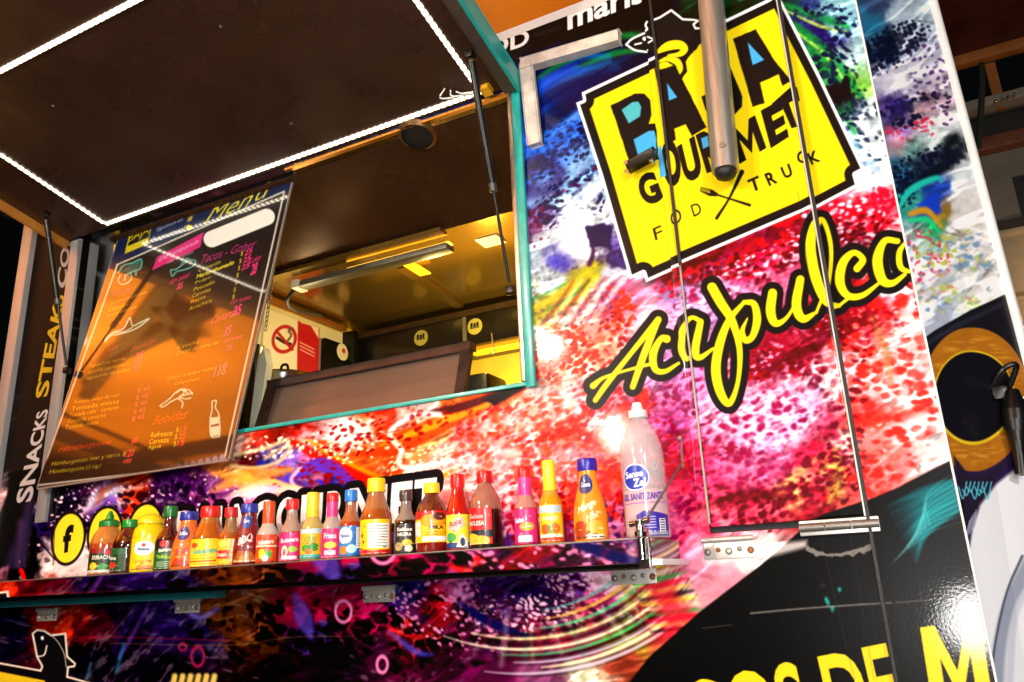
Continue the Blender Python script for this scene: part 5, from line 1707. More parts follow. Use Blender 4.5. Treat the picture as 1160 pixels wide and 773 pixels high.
fbox(MB(), LX1 + .012, LX1 + .035, LD0 - .008, LD0 + .018, -.018, -.0006, .003).build('led_plug', mat('amber_plug', '#d8a020', .35, 0, .1, 40), led)


# ---- gas struts
def strut(p_top, p_bot, label):
    s = thing('gas_strut', p_bot, label, 'gas strut', 'gas struts holding up the flap')
    mid = p_top * .5 + p_bot * .5
    d = (p_top - p_bot) / np.linalg.norm(p_top - p_bot)
    MB().tube(p_top - d * .02, p_bot + (p_top - p_bot) * .42, .0095, n=14).build('strut_cylinder', BLACKP, s)
    MB().tube(p_bot + (p_top - p_bot) * .42, p_bot + d * .02, .0045, n=12).build('strut_rod', mat('dark_rod', '#1c1b1a', .3, .5, .1, 40), s)
    for pp, nm in ((p_top, 'strut_bracket'), (p_bot, 'strut_bracket')):
        MB().box(tuple(pp - .011), tuple(pp + .011), bev=.003).build(nm, BLACKP, s)
    MB().tube(p_bot + (p_top - p_bot) * .44 - d * .01, p_bot + (p_top - p_bot) * .44 + d * .01, .0115, n=14).build('strut_collar', mat('dark_collar', '#4a4846', .4, .5), s)


strut(onF(534, 52) - FN * .035, onY(583, 328, .03) + np.array([-.012, 0, 0]), 'black gas strut beside the teal edge of the window')
strut(onF(55, 236) - FN * .03, onY(76, 420, -.03), 'black gas strut at the far left beside the black lettered panel')

# ---- steel bar hanging in front of the hatch
tb, bb_ = onY(800, -60, -.066), onY(822, 194, -.066)
d = (tb - bb_) / np.linalg.norm(tb - bb_)
top = bb_ + d * ((3.10 - bb_[2]) / d[2])
bar = thing('steel_prop_bar', bb_, 'round steel prop bar hanging over the yellow logo with a black end plug', 'prop bar')
MB().tube(bb_, top, .031, n=36).build('bar_tube', mat('worn_steel_tube', '#b8b0a6', .36, .8, .22, 12, .01, stretch=(6, 6, .35)), bar)
MB().lathe([(0, -.016), (.012, -.0145), (.021, -.009), (.025, -.001), (.025, .004), (0, .004)], 30, tuple(bb_ - d * .006)).build('end_plug', RUBBER, bar)
sp = bb_ + d * .05 + np.array([.004, -.031, 0])
MB().tube(sp + np.array([0, .004, 0]), sp + np.array([0, -.003, 0]), .0075, n=16).build('screw', DSTEEL, bar)
MB().box((top[0] - .04, -.10, 3.085), (top[0] + .04, .05, 3.125), bev=.004).build('bar_bracket', DSTEEL, bar)

# ---- menu board
cor = [onB(*q) for q in ((42, 553), (258, 520), (333, 192), (138, 259))]
bl, brr, tr, tl = cor
tl = tl + (tl - bl) * .022
tr = tr + (tr - brr) * .022


def board_uvf(co):
    q = np.array(co) - BP0
    return (q[0] / BS / B.w, 1 - ((BH - q @ BUP) / BS) / B.h)


menu = thing('menu_board', (bl + brr) / 2, 'glossy dark menu board leaning in the serving window', 'menu board')
MB().prism([bl, brr, tr, tl], tuple(-BN * .008)).build('menu_sheet', M_BOARD, menu, smooth=False, uv=board_uvf)
ed = MB()
ee = .006
for a, b in ((bl, brr), (brr, tr), (tr, tl), (tl, bl)):
    ed.obox(a - BN * .004, b - BN * .004, .011, ee, up=tuple(BN))
ed.build('menu_edge', mat('board_edge', '#8a8078', .4, .3, .1, 30), menu)
# chain that holds the board
ch = MB()
a, b = onY(322, 206, .09), onY(301, 372, .09)
nl = 34
for k in range(nl):
    c = a + (b - a) * (k / (nl - 1))
    t = bmesh.new()
    bmesh.ops.create_circle(t, segments=4, radius=.0022)
    rr = []
    for j in range(10):
        an = 2 * PI * j / 10
        loc = (.005 * math.cos(an), .0105 * math.sin(an))
        rr.append(c + (np.array([loc[0], 0, loc[1]]) if k % 2 else np.array([0, loc[0], loc[1]])))
    t.free()
    for j in range(10):
        ch.tube(rr[j], rr[(j + 1) % 10], .0017, n=5, caps=False)
tag(ch.build('chain', DSTEEL, loc=tuple(a)), 'thin dark chain hanging behind the right edge of the menu board', 'chain')

# ---- things in the window
trb = [onY(295, 486, .075), onY(524, 443, .075), onY(527, 393, .13), onY(295, 446, .13)]
gz = WIN_B + .012
x0, x1 = trb[0][0], trb[1][0]
zt_ = float(trb[2][2])
gd = thing('counter_guard', ((x0 + x1) / 2, .09, gz), 'brown steel counter guard with a framed edge standing on the window sill', 'counter guard')
ln = .05
MB().prism([(x0, .075, gz), (x1, .075, gz), (x1, .075 + ln, zt_), (x0, .075 + ln, zt_)], (0, .012, .003)).build('guard_panel', TRAYM, gd, smooth=False)
fm = MB().obox((x0 - .01, .07 + ln, zt_ - .006), (x1 + .012, .07 + ln, zt_ - .006), .03, .026, bev=.003)
fm.build('guard_frame', TRAYD, gd)
MB().obox((x1 - .004, .066, gz + .001), (x1 - .004, .062 + ln, zt_ - .021), .022, .026, up=(1, 0, 0), bev=.002).build('guard_frame', TRAYD, gd)
MB().obox((x0 + .004, .066, gz + .001), (x0 + .004, .062 + ln, zt_ - .021), .022, .026, up=(1, 0, 0), bev=.002).build('guard_frame', TRAYD, gd)
x1b = float(onY(591, 432, .05)[0])
sl_ = MB()
a, b = onY(282, 480, .16), onY(297, 402, .16)
sl_.prism([(a[0] - .01, .16, 1.9), (a[0] + .03, .16, 1.9), (b[0] + .012, .17, b[2] - .03), (b[0] - .006, .17, b[2] + .03), (b[0] - .03, .17, b[2] - .01)], (0, .03, 0))
tag(sl_.build('cutting_board', mat('pale_board', '#b8b8a4', .4, 0, .12, 12, .03), loc=(a[0], .16, 1.9)), 'pale cutting board standing on edge between the menu board and the pot', 'cutting board')
a, b = onY(262, 500, .20), onY(286, 396, .20)
tag(MB().box((a[0] - .06, .20, 1.9), (b[0] + .02, .24, b[2] + .02), bev=.006).build('dark_tray', BLACKW, loc=(a[0], .2, 1.9)), 'black tray standing upright just behind the menu board edge', 'tray')
c = onY(321, 446, .34)
zr = onY(321, 428, .34)[2]
pot = thing('steel_pot', (c[0], .34, 1.9), 'polished steel pot on the counter under the no smoking sign', 'pot')
pm = MB().lathe([(0, 0), (.10, 0), (.105, .01), (.105, zr - 1.9 - .008), (.111, zr - 1.9), (.108, zr - 1.9 + .003), (.10, zr - 1.9 - .004), (.10, .02), (0, .02)], 40, (c[0], .34, 1.9))
pm.build('pot_body', CHROME, pot)
pl = MB().lathe([(.10, zr - 1.9 - .001), (.07, zr - 1.9 + .012), (.02, zr - 1.9 + .02), (0, zr - 1.9 + .021)], 40, (c[0], .34, 1.9)).build('pot_lid', STEEL, pot)
MB().path([(c[0] - .02, .34, zr + .015), (c[0] - .012, .34, zr + .045), (c[0] + .012, .34, zr + .045), (c[0] + .02, .34, zr + .015)], .005).build('lid_handle', BLACKP, pl)
# sign, dispenser with a sticker
sg = thing('no_smoking_sign', (SX, (SY0 + SY1) / 2, SZ0), 'white and red no smoking sign on the inner side wall', 'sign')
m = MB().box((SX - .012, SY0, SZ0), (SX, SY1, SZ1))
m.build('sign_plate', M_SIGN, sg, smooth=False, uv=lambda co: ((co[1] - SY0) / SS / S_.w, 1 - ((SZ1 - co[2]) / SS) / S_.h))
MB().box((IX0 + .0005, SY0 - .03, SZ0 - .3), (SX - .0125, SY1 + .55, SZ1 + .03)).build('cream_wall_panel', CREAM, truck)
a, b = onX(372, 388, SX + .05), onX(417, 408, SX + .05)
dp = thing('wall_dispenser', (SX + .02, (a[1] + b[1]) / 2, a[2] - .2), 'black wall dispenser with a round pale sticker beside the no smoking sign', 'dispenser')
MB().box((SX + .0005, a[1], a[2] - .24), (SX + .03, b[1] + .25, a[2] + .03), bev=.006).build('dispenser_body', BLACKP, dp)
c = onX(388, 399, SX + .031)
MB().tube((SX + .0302, c[1], c[2]), (SX + .0315, c[1], c[2]), .045, n=24).build('round_sticker', CREAM, dp)
MB().tube((SX + .0318, c[1] + .008, c[2] + .008), (SX + .0325, c[1] + .008, c[2] + .008), .014, n=16).build('sticker_print', mat('red_print', '#b8201a', .5), dp)
k1 = onY(548, 424, 1.2)
ap = MB().box((k1[0] - .14, 1.1, k1[2] - .5), (k1[0] + .07, 1.3, k1[2] - .015), bev=.03)
tag(ap.build('kitchen_appliance', BLACKP, loc=(k1[0], 1.2, k1[2] - .5)), 'black rounded kitchen appliance below the cabinet in the yellow light', 'appliance')
a = onY(557, 384, 1.44)
hk = MB().path([a + np.array([0, 0, .03]), a + np.array([.005, 0, -.03]), a + np.array([.012, 0, -.06]), a + np.array([0, 0, -.075]), a + np.array([-.014, 0, -.06])], .003)
tag(hk.build('wire_hook', DSTEEL, loc=tuple(a)), 'thin wire hook hanging under the right cabinet door', 'hook')

# ================================================================== BOTTLES
def bottle_mat(name, c, c2, zc, rough=.12):
    """glass full of sauce up to zc (local height), paler empty neck above"""
    m, nt, b = new_mat(name)
    N = nt.nodes
    tc = N.new('ShaderNodeTexCoord')
    sp = N.new('ShaderNodeSeparateXYZ')
    nt.links.new(tc.outputs['Object'], sp.inputs[0])
    nz = N.new('ShaderNodeTexNoise')
    nz.inputs['Scale'].default_value = 60
    nt.links.new(tc.outputs['Object'], nz.inputs['Vector'])
    ad = N.new('ShaderNodeMath')
    ad.operation = 'MULTIPLY_ADD'
    ad.inputs[1].default_value = .012
    nt.links.new(nz.outputs['Fac'], ad.inputs[0])
    nt.links.new(sp.outputs['Z'], ad.inputs[2])
    rp = N.new('ShaderNodeMapRange')
    rp.inputs['From Min'].default_value = zc
    rp.inputs['From Max'].default_value = zc + .004
    nt.links.new(ad.outputs[0], rp.inputs['Value'])
    mx = N.new('ShaderNodeMix')
    mx.data_type = 'RGBA'
    mx.inputs['A'].default_value = tuple(v * .8 for v in lin(c)[:3]) + (1,)
    mx.inputs['B'].default_value = lin(c2)
    nt.links.new(rp.outputs[0], mx.inputs['Factor'])
    nt.links.new(mx.outputs['Result'], b.inputs['Base Color'])
    tr = N.new('ShaderNodeMapRange')
    tr.inputs['From Min'].default_value = zc
    tr.inputs['From Max'].default_value = zc + .004
    tr.inputs['To Min'].default_value = .97
    tr.inputs['To Max'].default_value = .78
    nt.links.new(ad.outputs[0], tr.inputs['Value'])
    nt.links.new(tr.outputs[0], b.inputs['Alpha'])
    setp(b, Roughness=rough, IOR=1.5, Coat_Weight=1.0, Coat_Roughness=.03)
    return m


def label_uv(i, cx, cyy, z0, z1, r, yaw, half, flip=False):
    tx, ty = (i % 6), (i // 6)

    def f(co):
        a = math.atan2(co[0] - cx, -(co[1] - cyy)) - yaw
        u = min(1, max(0, .5 + a / (2 * half)))
        v = min(1, max(0, (co[2] - z0) / (z1 - z0)))
        return ((tx + .02 + .96 * u) / 6, 1 - (ty + 1 - (.02 + .96 * v)) / 4)
    return f


def sleeve(prof, cx, cyy, z0, z1, yaw, half, grow=.0008, n=22, base=0.0):
    """a strip of label that hugs the bottle profile between z0 and z1"""
    zs = [z0 + (z1 - z0) * k / 6 for k in range(7)]
    pr = np.array(prof)
    mb = MB()
    rows = []
    for z in zs:
        r = float(np.interp(z - base, pr[:, 1], pr[:, 0])) + grow
        rows.append([mb.bm.verts.new((cx + r * math.sin(yaw - half + 2 * half * k / n), cyy - r * math.cos(yaw - half + 2 * half * k / n), z)) for k in range(n + 1)])
    for a, b in zip(rows[:-1], rows[1:]):
        for k in range(n):
            mb.bm.faces.new((a[k], a[k + 1], b[k + 1], b[k]))
    return mb


SHT = SH_T + .0035
BY = -.115


def profile(kind, r, h):
    if kind == 'woozy':          # slim sauce bottle, long neck
        return [(0, 0), (r * .9, 0), (r, .004), (r, h * .46), (r * .92, h * .53), (r * .62, h * .62), (r * .48, h * .70), (r * .44, h * .84), (r * .44, h * .86)], h * .83
    if kind == 'tall':           # long sleeve over the neck
        return [(0, 0), (r * .9, 0), (r, .004), (r, h * .44), (r * .9, h * .52), (r * .62, h * .60), (r * .5, h * .66), (r * .46, h * .72)], h * .62
    if kind == 'fat':            # broad shoulders, short neck
        return [(0, 0), (r * .92, 0), (r, .005), (r, h * .50), (r * .97, h * .58), (r * .80, h * .70), (r * .52, h * .79), (r * .42, h * .83), (r * .42, h * .88)], h * .85
    if kind == 'cone':           # tapering shoulders
        return [(0, 0), (r * .92, 0), (r, .004), (r, h * .47), (r * .90, h * .55), (r * .66, h * .68), (r * .54, h * .78), (r * .50, h * .84)], h * .82
    if kind == 'squeeze':        # opaque squeeze bottle
        return [(0, 0), (r * .93, 0), (r, .006), (r * .98, h * .30), (r * .86, h * .48), (r * .62, h * .64), (r * .52, h * .76), (r * .50, h * .86)], h * .85
    if kind == 'mustard':
        return [(0, 0), (r * .94, 0), (r, .006), (r, h * .60), (r * .93, h * .72), (r * .74, h * .80), (r * .66, h * .83)], h * .82
    if kind == 'sriracha':
        return [(0, 0), (r * .94, 0), (r, .005), (r, h * .50), (r * .86, h * .62), (r * .60, h * .72), (r * .52, h * .76)], h * .75


def cap_profile(kind, r, h, z):
    R = {'woozy': .56, 'tall': .54, 'fat': .50, 'cone': .58, 'squeeze': .60, 'mustard': .78, 'sriracha': .62}[kind] * r
    t = h - z
    if kind == 'sriracha':
        return [(R * .98, 0), (R, .004), (R, t * .30), (R * .8, t * .38), (R * .42, t * .46), (R * .34, t * .70), (R * .15, t * .98), (0, t)]
    if kind == 'mustard':
        return [(R, 0), (R, t * .30), (R * .92, t * .5), (R * .70, t * .78), (R * .35, t * .96), (0, t)]
    return [(R * .96, 0), (R, .003), (R * .98, t - .004), (R * .92, t), (0, t)]


def ribbed(prof, n=40):
    return prof


def make_bottle(i, px, base, topy, wpx, kind, body, neck, cap, lab_i, label, yaw=0.0, fill=.66, lz=(.03, .46), half=1.08, sleeve_col=None, opaque=False, cap2=None, name='sauce_bottle', cat='sauce bottle'):
    P = onY(px, base, BY)
    T = onY(px, topy, BY)
    h = float(T[2] - SHT) * 1.005
    pl, pr = onY(px - wpx / 2, base - 10, BY), onY(px + wpx / 2, base - 10, BY)
    r = float(pr[0] - pl[0]) / 2 * .93
    r = min(r, .047)
    x = float(P[0])
    r0 = thing(name, (x, BY, SHT), label, cat, 'sauce bottles on the shelf')
    prof, zc = profile(kind, r, h)
    bm_ = mat(f'sauce_{i}', body, .26, 0, .1, 40, 0, coat=.5) if opaque else bottle_mat(f'sauce_{i}', body, neck, h * fill)
    MB().lathe([(a, b + SHT) for a, b in prof], 30, (x, BY, 0)).build('bottle_glass', bm_, r0)
    cm = mat('cap_' + cap.lstrip('#'), cap, .34, 0, .06, 60, .03, coat=.25)
    cp = MB().lathe([(a, b + SHT + zc) for a, b in cap_profile(kind, r, h, zc)], 30, (x, BY, 0)).build('bottle_cap', cm, r0)
    if cap2:
        R = {'woozy': .56, 'tall': .54}.get(kind, .56) * r * 1.03
        t = h - zc
        MB().lathe([(R, SHT + zc + t * .66), (R * 1.02, SHT + zc + t * .68), (R * 1.02, SHT + h - .002), (R * .9, SHT + h + .0015), (0, SHT + h + .0015)], 30, (x, BY, 0)).build('cap_top', mat('cap_' + cap2.lstrip('#'), cap2, .34, 0, .06, 60, .03, coat=.25), cp)
    if lab_i is not None:
        z0, z1 = SHT + h * lz[0], SHT + h * lz[1]
        # the label faces the passer-by standing at the camera side
        face = math.atan2(CAM[0] - x, -(CAM[1] - BY)) * .75 + yaw
        sleeve(prof, x, BY, z0, z1, face, half, base=SHT).build('bottle_label', M_LABEL, r0, uv=label_uv(lab_i, x, BY, z0, z1, r, face, half))
    return r0


BOTS = [
    (118, 651.5, 580, 27, 'sriracha', '#b8481c', '#c87a3a', '#0c7a28', 0, 'orange red chili sauce bottle with a green pointed spout, leftmost on the shelf', dict(fill=.5, lz=(.03, .40))),
    (142, 650, 590, 24, 'fat', '#3a0c08', '#5a1a10', '#0c8a2a', 1, 'dark red rounded bottle with a green cap beside the yellow mustard', dict(lz=(.05, .46), yaw=-.9, fill=.7)),
    (166, 648.5, 583, 30, 'mustard', '#f0c90c', None, '#f2d01a', 2, 'all yellow mustard squeeze bottle with an oval white label', dict(opaque=True, lz=(.04, .56), name='mustard_bottle', cat='mustard bottle')),
    (188, 646.5, 575, 21, 'woozy', '#4a0c08', '#5a2014', '#0a6a24', 3, 'slim dark sauce bottle with a dark green cap and green label', dict(fill=.7)),
    (210, 645, 581, 26, 'squeeze', '#ee6a12', None, '#1c2c98', 4, 'orange squeeze bottle with a navy cap right of the green labelled bottle', dict(opaque=True, lz=(.05, .80), half=1.05)),
    (234.5, 644.5, 575, 31, 'cone', '#b85a14', '#b87030', '#e01c14', 5, 'wide amber sauce bottle with a red cap and yellow label in turquoise lettering', dict(fill=.75)),
    (258.5, 643, 576, 21, 'woozy', '#a8541c', '#9a6a40', '#cc1a1e', 6, 'slim tan sauce bottle with a red cap and a yellow label with a red box', dict(fill=.6)),
    (279.5, 641, 572, 26, 'squeeze', '#6e0a10', None, '#20349c', 7, 'dark red barbecue squeeze bottle with a blue cap', dict(opaque=True, lz=(.05, .80), half=1.05, name='barbecue_bottle')),
    (302, 639.5, 569, 20.5, 'tall', '#c84a1c', '#c8bcb0', '#e8501c', 8, 'sauce bottle with a long orange neck sleeve and orange label', dict(fill=.46)),
    (329, 637.5, 566.5, 22, 'woozy', '#b81c20', '#b09080', '#d81a1c', 9, 'clear necked bottle of red sauce with a red cap and plain magenta label', dict(fill=.5)),
    (352.8, 636, 559, 22, 'tall', '#c8a030', '#c8b060', '#f0d81c', 10, 'sauce bottle with a long yellow sleeve and a green fruit label', dict(fill=.5)),
    (375.3, 635, 560, 20.5, 'tall', '#c01c40', '#b8a8a0', '#d83a84', 11, 'sauce bottle with a pink neck sleeve topped in red, left of the blue capped bottle', dict(fill=.46, cap2='#e01c1c')),
    (396.7, 633, 556, 22.5, 'woozy', '#b03818', '#a86038', '#1c7cd8', 12, 'orange sauce bottle with a bright blue cap and blue label', dict(fill=.56)),
    (425.8, 631, 543, 32, 'cone', '#a8501c', '#a8683a', '#f4d414', 13, 'large amber sauce bottle with a big yellow cap and a white table on its label', dict(fill=.62)),
    (460, 628.5, 556, 24, 'woozy', '#2a120c', '#8a7a70', '#4a3430', 14, 'black labelled sauce bottle with a dark brown cap', dict(fill=.55)),
    (490, 627, 548, 34, 'fat', '#8a1a10', '#6a2c14', '#f4d81c', 15, 'broad brown bottle with a yellow cap and a red and yellow label', dict(fill=.62, lz=(.14, .58), half=1.4)),
    (520, 624, 538, 26.5, 'cone', '#c81c14', '#c8281c', '#e81c18', 16, 'bright red sauce bottle with a red cap and a yellow label', dict(fill=.8)),
    (551.5, 622.5, 534.5, 35, 'fat', '#1a0808', '#a86a58', '#c81418', 17, 'big dark soy bottle with a red cap and half clear shoulders', dict(fill=.52, lz=(.06, .52), yaw=-.5, half=1.0, name='soy_bottle', cat='soy bottle')),
    (597.5, 620.5, 530, 27, 'tall', '#c01824', '#c88a80', '#d83a94', 18, 'sauce bottle with a pink neck sleeve topped in red, right of the soy bottle', dict(fill=.50, cap2='#e8181c')),
    (626.2, 617.5, 522, 27.5, 'tall', '#e0a018', '#d8a838', '#f8e41c', 19, 'tall sauce bottle with a long yellow sleeve and a yellow label with orange fruit', dict(fill=.6)),
    (671, 613.5, 520, 40, 'squeeze', '#f08a10', None, '#2a1c9c', 20, 'bright orange squeeze bottle with a purple blue cap, nearest the sanitizer', dict(opaque=True, lz=(.03, .82), half=1.15)),
]
for i, (px, base, ty, w, kind, body, neck, cap, li, lbl, kw) in enumerate(BOTS):
    make_bottle(i, px, base, ty, w, kind, body, neck, cap, li, lbl, **kw)

# hand sanitizer
X0 = float(onY(735.5, 612, -.10)[0])
HS = float(onY(725, 456, -.10)[2] - SHT)
rs = float(onY(762, 570, -.10)[0] - onY(709, 570, -.10)[0]) / 2 * .93
m, nt, b = new_mat('clear_pink_plastic')
setp(b, Base_Color=lin('#d2d0d4'), Roughness=.12, Alpha=.40, IOR=1.45, Coat_Weight=1.0)
CLEARP = m
san = thing('sanitizer_bottle', (X0, -.10, SHT), 'large clear sanitizer bottle with a white cap at the right end of the shelf', 'sanitizer bottle')
sprof = [(0, 0), (rs * .95, 0), (rs, .006), (rs, HS * .56), (rs * .95, HS * .66), (rs * .74, HS * .78), (rs * .44, HS * .865), (rs * .36, HS * .885)]
MB().lathe([(a, z + SHT) for a, z in sprof], 40, (X0, -.10, 0)).build('bottle_shell', CLEARP, san)
face = math.atan2(CAM[0] - X0, -(CAM[1] + .10)) * .8 - .1
lm = sleeve(sprof, X0, -.10, SHT + HS * .012, SHT + HS * .55, face, 1.25, base=SHT, grow=.0006)
def suv(c_):
    u = .5 + (math.atan2(c_[0] - X0, -(c_[1] + .10)) - face) / 2.5
    return (u, (c_[2] - SHT - HS * .012) / (HS * .538))


lm.build('bottle_label', M_SANI, san, uv=suv)
# gel left in the lower part of the bottle
MB().lathe([(0, .004), (rs * .9, .004), (rs * .965, .01), (rs * .965, HS * .34), (0, HS * .34)], 36, (X0, -.10, SHT)).build('gel', mat('pink_gel', '#e8aeac', .25, 0, .08, 20), san)
pu = MB().lathe([(rs * .42, HS * .880 + SHT), (rs * .44, HS * .885 + SHT), (rs * .43, HS * .935 + SHT), (rs * .26, HS * .945 + SHT), (rs * .24, HS * .975 + SHT), (rs * .20, HS * .998 + SHT), (0, HS + SHT)], 28, (X0, -.10, 0)).build('bottle_cap', WHITEP, san)

# ================================================================== BACKGROUND
struct('ground', MB().quad((-80, -80, 0), (80, -80, 0), (80, 80, 0), (-80, 80, 0)), PAVE, smooth=False)
can = thing('canopy', (-4, -4, 3.5), 'orange tarpaulin canopy on dark steel bars above the truck front', 'canopy')
MB().prism([(-9, -9, 3.5), (.1, -9, 3.5), (.1, 1.9, 3.5), (-2.9, 1.9, 3.5), (-2.9, -.22, 3.5), (-9, -.22, 3.5)], (0, 0, .01)).build('canopy_sheet', CANVAS, can, smooth=False)


def beam(a, b, w=.10):
    MB().obox(a, b, w, .09).build('canopy_bar', BEAMM, can)




def menu_mirror(px, py, z):
    P = onB(px, py)
    d_ = P - CAM
    r_ = d_ - 2 * (d_ @ BN) * BN
    return P + r_ * ((z - P[2]) / r_[2])


for (p, q_), w_ in ((((194, 318), (98, 446)), .11), (((236, 350), (120, 408)), .11), (((180, 340), (216, 392)), .10)):
    beam(menu_mirror(*p, 3.44), menu_mirror(*q_, 3.44), w_ * .85)
beam((-9, -.25, 3.33), (-2.9, -.25, 3.33), .06)
for y in (-3.0, -5.5, -8.5):
    beam((-9, y, 3.44), (.1, y, 3.44))
for x in (-6.2, -8.9):
    beam((x, -9, 3.33), (x, -.3, 3.33))
for x, y in ((-8.9, -.35), (-8.9, -8.7), (0.0, -8.7)):
    MB().box((x - .05, y - .05, 0), (x + .05, y + .05, 3.28)).build('canopy_post', BEAMM, can)

a, b = onY(-60, 222, 2.2), onY(75, 262, 2.2)
tag(MB().obox(a, b + (b - a) * 1.5, .09, .09).build('galvanised_rail', ALU, loc=tuple(a)), 'grey galvanised rail crossing the dark behind the truck at far left', 'rail')

# stall behind the right end of the truck
HY = 4.2
h = lambda px, py, y=HY: onY(px, py, y)
hut = thing('market_stall', (1.6, HY, 0), 'dim timber market stall behind the right end of the truck', 'market stall')
a, b = h(1066, 76), h(1175, 38)
zb_ = float(a[2])
MB().box((.2, 2.2, zb_ + .02), (3.2, HY + .1, zb_ + .07)).build('stall_ceiling', HUTR, hut)
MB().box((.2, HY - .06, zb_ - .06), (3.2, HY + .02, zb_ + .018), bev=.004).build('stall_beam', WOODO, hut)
a, b = h(1119, 60, HY - .02), h(1129, 112, HY - .02)
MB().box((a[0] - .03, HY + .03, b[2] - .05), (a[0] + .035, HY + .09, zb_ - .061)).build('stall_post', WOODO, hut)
a = h(1130, 116)
MB().box((.4, HY - .05, a[2] - .03), (3.2, HY + .12, a[2] + .04), bev=.004).build('stall_plank', mat('weathered_plank', '#8a8478', .6, 0, .2, 14, .1), hut)
a2 = h(1130, 150)
MB().box((.4, HY + .13, a2[2] - .1), (3.2, HY + .16, a[2] - .031)).build('stall_shelf_back', HUTD, hut)
a3 = h(1130, 172)
MB().box((.4, HY - .08, a3[2]), (3.2, HY + .14, a2[2] - .05), bev=.004).build('stall_counter', mat('reddish_timber', '#6a3a24', .5, 0, .3, 10, .1), hut)
MB().box((.4, HY + .02, 0), (3.2, HY + .06, a3[2] - .001)).build('stall_wall', mat('grey_stall_wall', '#6a6860', .6, 0, .2, 5, .06), hut)
MB().box((.15, HY - .02, 0), (.38, HY + .1, zb_ - .07)).build('stall_wall', HUTD, hut)
pl = MB().box((float(h(1148, 205)[0]), HY + .008, float(h(1150, 248)[2])), (3.1, HY + .0195, float(h(1150, 200)[2]))).build('stall_poster', mat('dark_poster', '#1c1c22', .5, 0, .3, 12), hut)
MB().box((.42, HY - .02, float(h(1140, 262)[2])), (3.1, HY + .0195, float(h(1140, 250)[2]))).build('stall_rail', HUTD, hut)
HB = 3.4
for k, (p0, p1, lbl) in enumerate((((1128, 264), (1162, 330), 'beige storage box on top of the stack behind the truck corner'), ((1146, 336), (1185, 372), 'beige storage box lower in the stack behind the truck corner'))):
    a, b = onY(p0[0], p0[1], HB + k * .1), onY(p1[0], p1[1], HB + k * .1)
    bx = thing('storage_box', ((a[0] + b[0]) / 2, HB + k * .1 + .15, b[2]), lbl, 'storage box', 'storage boxes behind the truck corner')
    MB().box((a[0], HB + k * .1, b[2]), (b[0] + .2, HB + k * .1 + .3, a[2]), bev=.01).build('box_body', CREAMB, bx)
    MB().box((a[0] - .01, HB + k * .1 - .012, a[2] - .035), (b[0] + .21, HB + k * .1 - .001, a[2] + .004), bev=.003).build('box_lid', CREAMB, bx)
zb2 = float(onY(1146, 372, HB + .1)[2])
tag(MB().box((.5, HB, 0), (1.9, HB + .5, zb2 - .001), bev=.01).build('stall_table', HUTD, loc=(1.2, HB, 0)), 'dark table under the beige storage boxes', 'table')
a, b = h(1112, 72, 3.2), h(1108, 168, 3.2)
tag(MB().path([a, a * .6 + b * .4 + np.array([.008, 0, 0]), b], .018).build('hanging_vine', mat('dark_green_rope', '#1c2410', .8, 0, .4, 60, .4), loc=tuple(b)), 'dark green cord hanging in front of the stall beam', 'cord')
for k in range(4):
    c = h(1128 + k * 7, 115 - k * 2.5, HY - .12)
    tag(MB().sphere(c, .012, 10).build('metal_cup', CHROME, loc=tuple(c)), 'tiny shiny knob on the plank of the stall', 'knob', 'shiny knobs on the stall plank')


# ================================================================== LIGHT
def bulb(pos, e, col_=(1, .86, .66), r=.05, label='', power=None):
    o = thing('festoon_bulb', pos, label, 'light bulb', 'bulbs strung under the canopy')
    MB().sphere(pos, r, 16, (1, 1, 1.25)).build('bulb_glass', emit('bulb_glow_%d' % (hash(label) % 1000), '#fff0d8', e), o)
    MB().tube(pos + np.array([0, 0, r]), pos + np.array([0, 0, r + .06]), .016, n=12).build('bulb_socket', BLACKP, o)
    MB().tube(pos + np.array([0, 0, r + .06]), np.array([pos[0], pos[1], max(3.495, pos[2] + r + .2)]), .004, n=6).build('bulb_cord', RUBBER, o)
    if power:
        li = bpy.data.lights.new('bulb_light', 'POINT')
        li.energy = power
        li.color = col_
        li.shadow_soft_size = r * 1.4
        lo_ = bpy.data.objects.new('bulb_light', li)
        lo_.location = V(pos - np.array([0, 0, 0]))
        COL.objects.link(lo_)


def mirror(px, py, s):
    P = onY(px, py, 0)
    d_ = P - CAM
    return P + np.array([d_[0], -d_[1], d_[2]]) * s


def lamp_obj(kind, pos, target, e, c, size=.2, spot=60, blend=.5):
    li = bpy.data.lights.new('lamp', kind)
    li.energy = e
    li.color = c
    if kind == 'AREA':
        li.shape = 'DISK'
        li.size = size
    else:
        li.shadow_soft_size = size
    if kind == 'SPOT':
        li.spot_size = math.radians(spot)
        li.spot_blend = blend
    o = bpy.data.objects.new('lamp', li)
    o.location = V(pos)
    o.rotation_euler = (V(target) - V(pos)).to_track_quat('-Z', 'Y').to_euler()
    COL.objects.link(o)
    return o


bulb(mirror(618, 392, 1.45), 1400, label='clear bulb hanging nearest the serving window')
bulb(mirror(698, 491, 1.9), 1400, label='clear bulb hanging lower in front of the shelf')
bulb(mirror(66, 335, .55), 14, label='clear bulb at the far left mirrored in the black panel', r=.025)
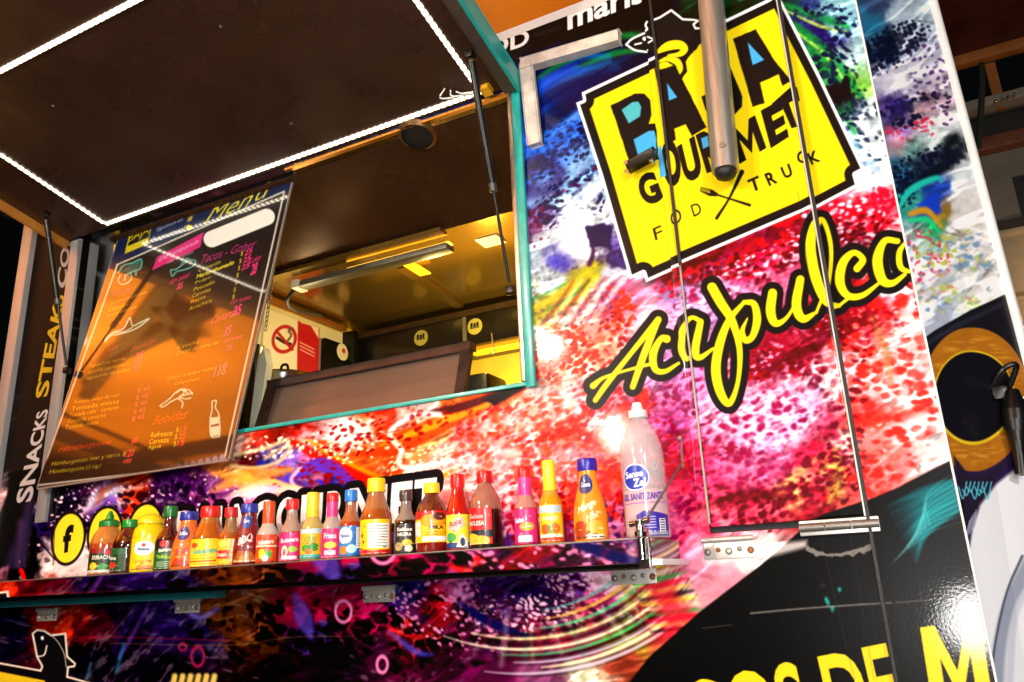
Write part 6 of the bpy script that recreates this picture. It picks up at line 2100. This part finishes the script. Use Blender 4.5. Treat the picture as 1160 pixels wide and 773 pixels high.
# the light the picture is lit by: a lamp near the photographer and one higher to the right
KEY = mirror(1104, 704, 1.25)
lamp_obj('AREA', KEY, (-.6, 0, 1.9), 28, (1, .97, .93), .26)
lamp_obj('AREA', (1.45, -3.1, 2.65), (-.7, 0, 1.95), 66, (1, .96, .92), .35)
lamp_obj('AREA', (.62, -3.4, 1.98), (-.9, 0, 1.8), 37, (1, .97, .94), .2)  # unseen lamp added for upright highlights on the bottles
# lamps that light the canopy from below
lamp_obj('SPOT', (-6.0, -1.2, 1.5), (-4.1, -1.15, 3.5), 1900, (1, .60, .10), .5, 46, .35)
lamp_obj('SPOT', (-5.9, -2.6, .9), (-5.5, -2.1, 3.5), 1300, (1, .60, .10), .5, 70, .5)
lamp_obj('SPOT', (-1.6, .9, 3.1), (-1.0, .6, 3.5), 8, (1, .7, .3), .1, 150, .6)
# kitchen
lamp_obj('POINT', (-1.55, .75, 2.62), (0, 0, 0), 9, (1, .70, .22), .05)
lamp_obj('POINT', (-1.62, 1.30, 2.40), (0, 0, 0), 20, (1, .72, .16), .05)
lamp_obj('POINT', (-2.2, .6, 2.45), (0, 0, 0), 4.5, (1, .82, .42), .06)
# the stall lamp behind
lamp_obj('POINT', (1.3, 3.2, 2.8), (0, 0, 0), 26, (1, .56, .22), .06)

w = bpy.data.worlds.new('World')
scene.world = w
w.use_nodes = True
sky = w.node_tree.nodes.new('ShaderNodeTexSky')
sky.sky_type = 'NISHITA'
sky.sun_disc = False
sky.sun_elevation = math.radians(3)
sky.sun_rotation = math.radians(200)
w.node_tree.links.new(sky.outputs[0], w.node_tree.nodes['Background'].inputs[0])
w.node_tree.nodes['Background'].inputs[1].default_value = .0015

# ------------------------------------------------------------------ camera
cd = bpy.data.cameras.new('camera')
cd.sensor_width = 36
cd.lens = F / 1160 * 36
cd.clip_start = .02
cd.clip_end = 300
co = bpy.data.objects.new('camera', cd)
R3 = Matrix([[RIGHT[i][0], -RIGHT[i][1], -RIGHT[i][2]] for i in range(3)])
co.matrix_world = Matrix.Translation(V(CAM)) @ R3.to_4x4()
COL.objects.link(co)
scene.camera = co

scene.view_settings.view_transform = 'Standard'
scene.view_settings.look = 'None'
scene.view_settings.exposure = 0
scene.view_settings.gamma = 1
scene.render.engine = 'CYCLES'
scene.cycles.use_denoising = True
scene.cycles.max_bounces = 8
scene.cycles.sample_clamp_indirect = 6
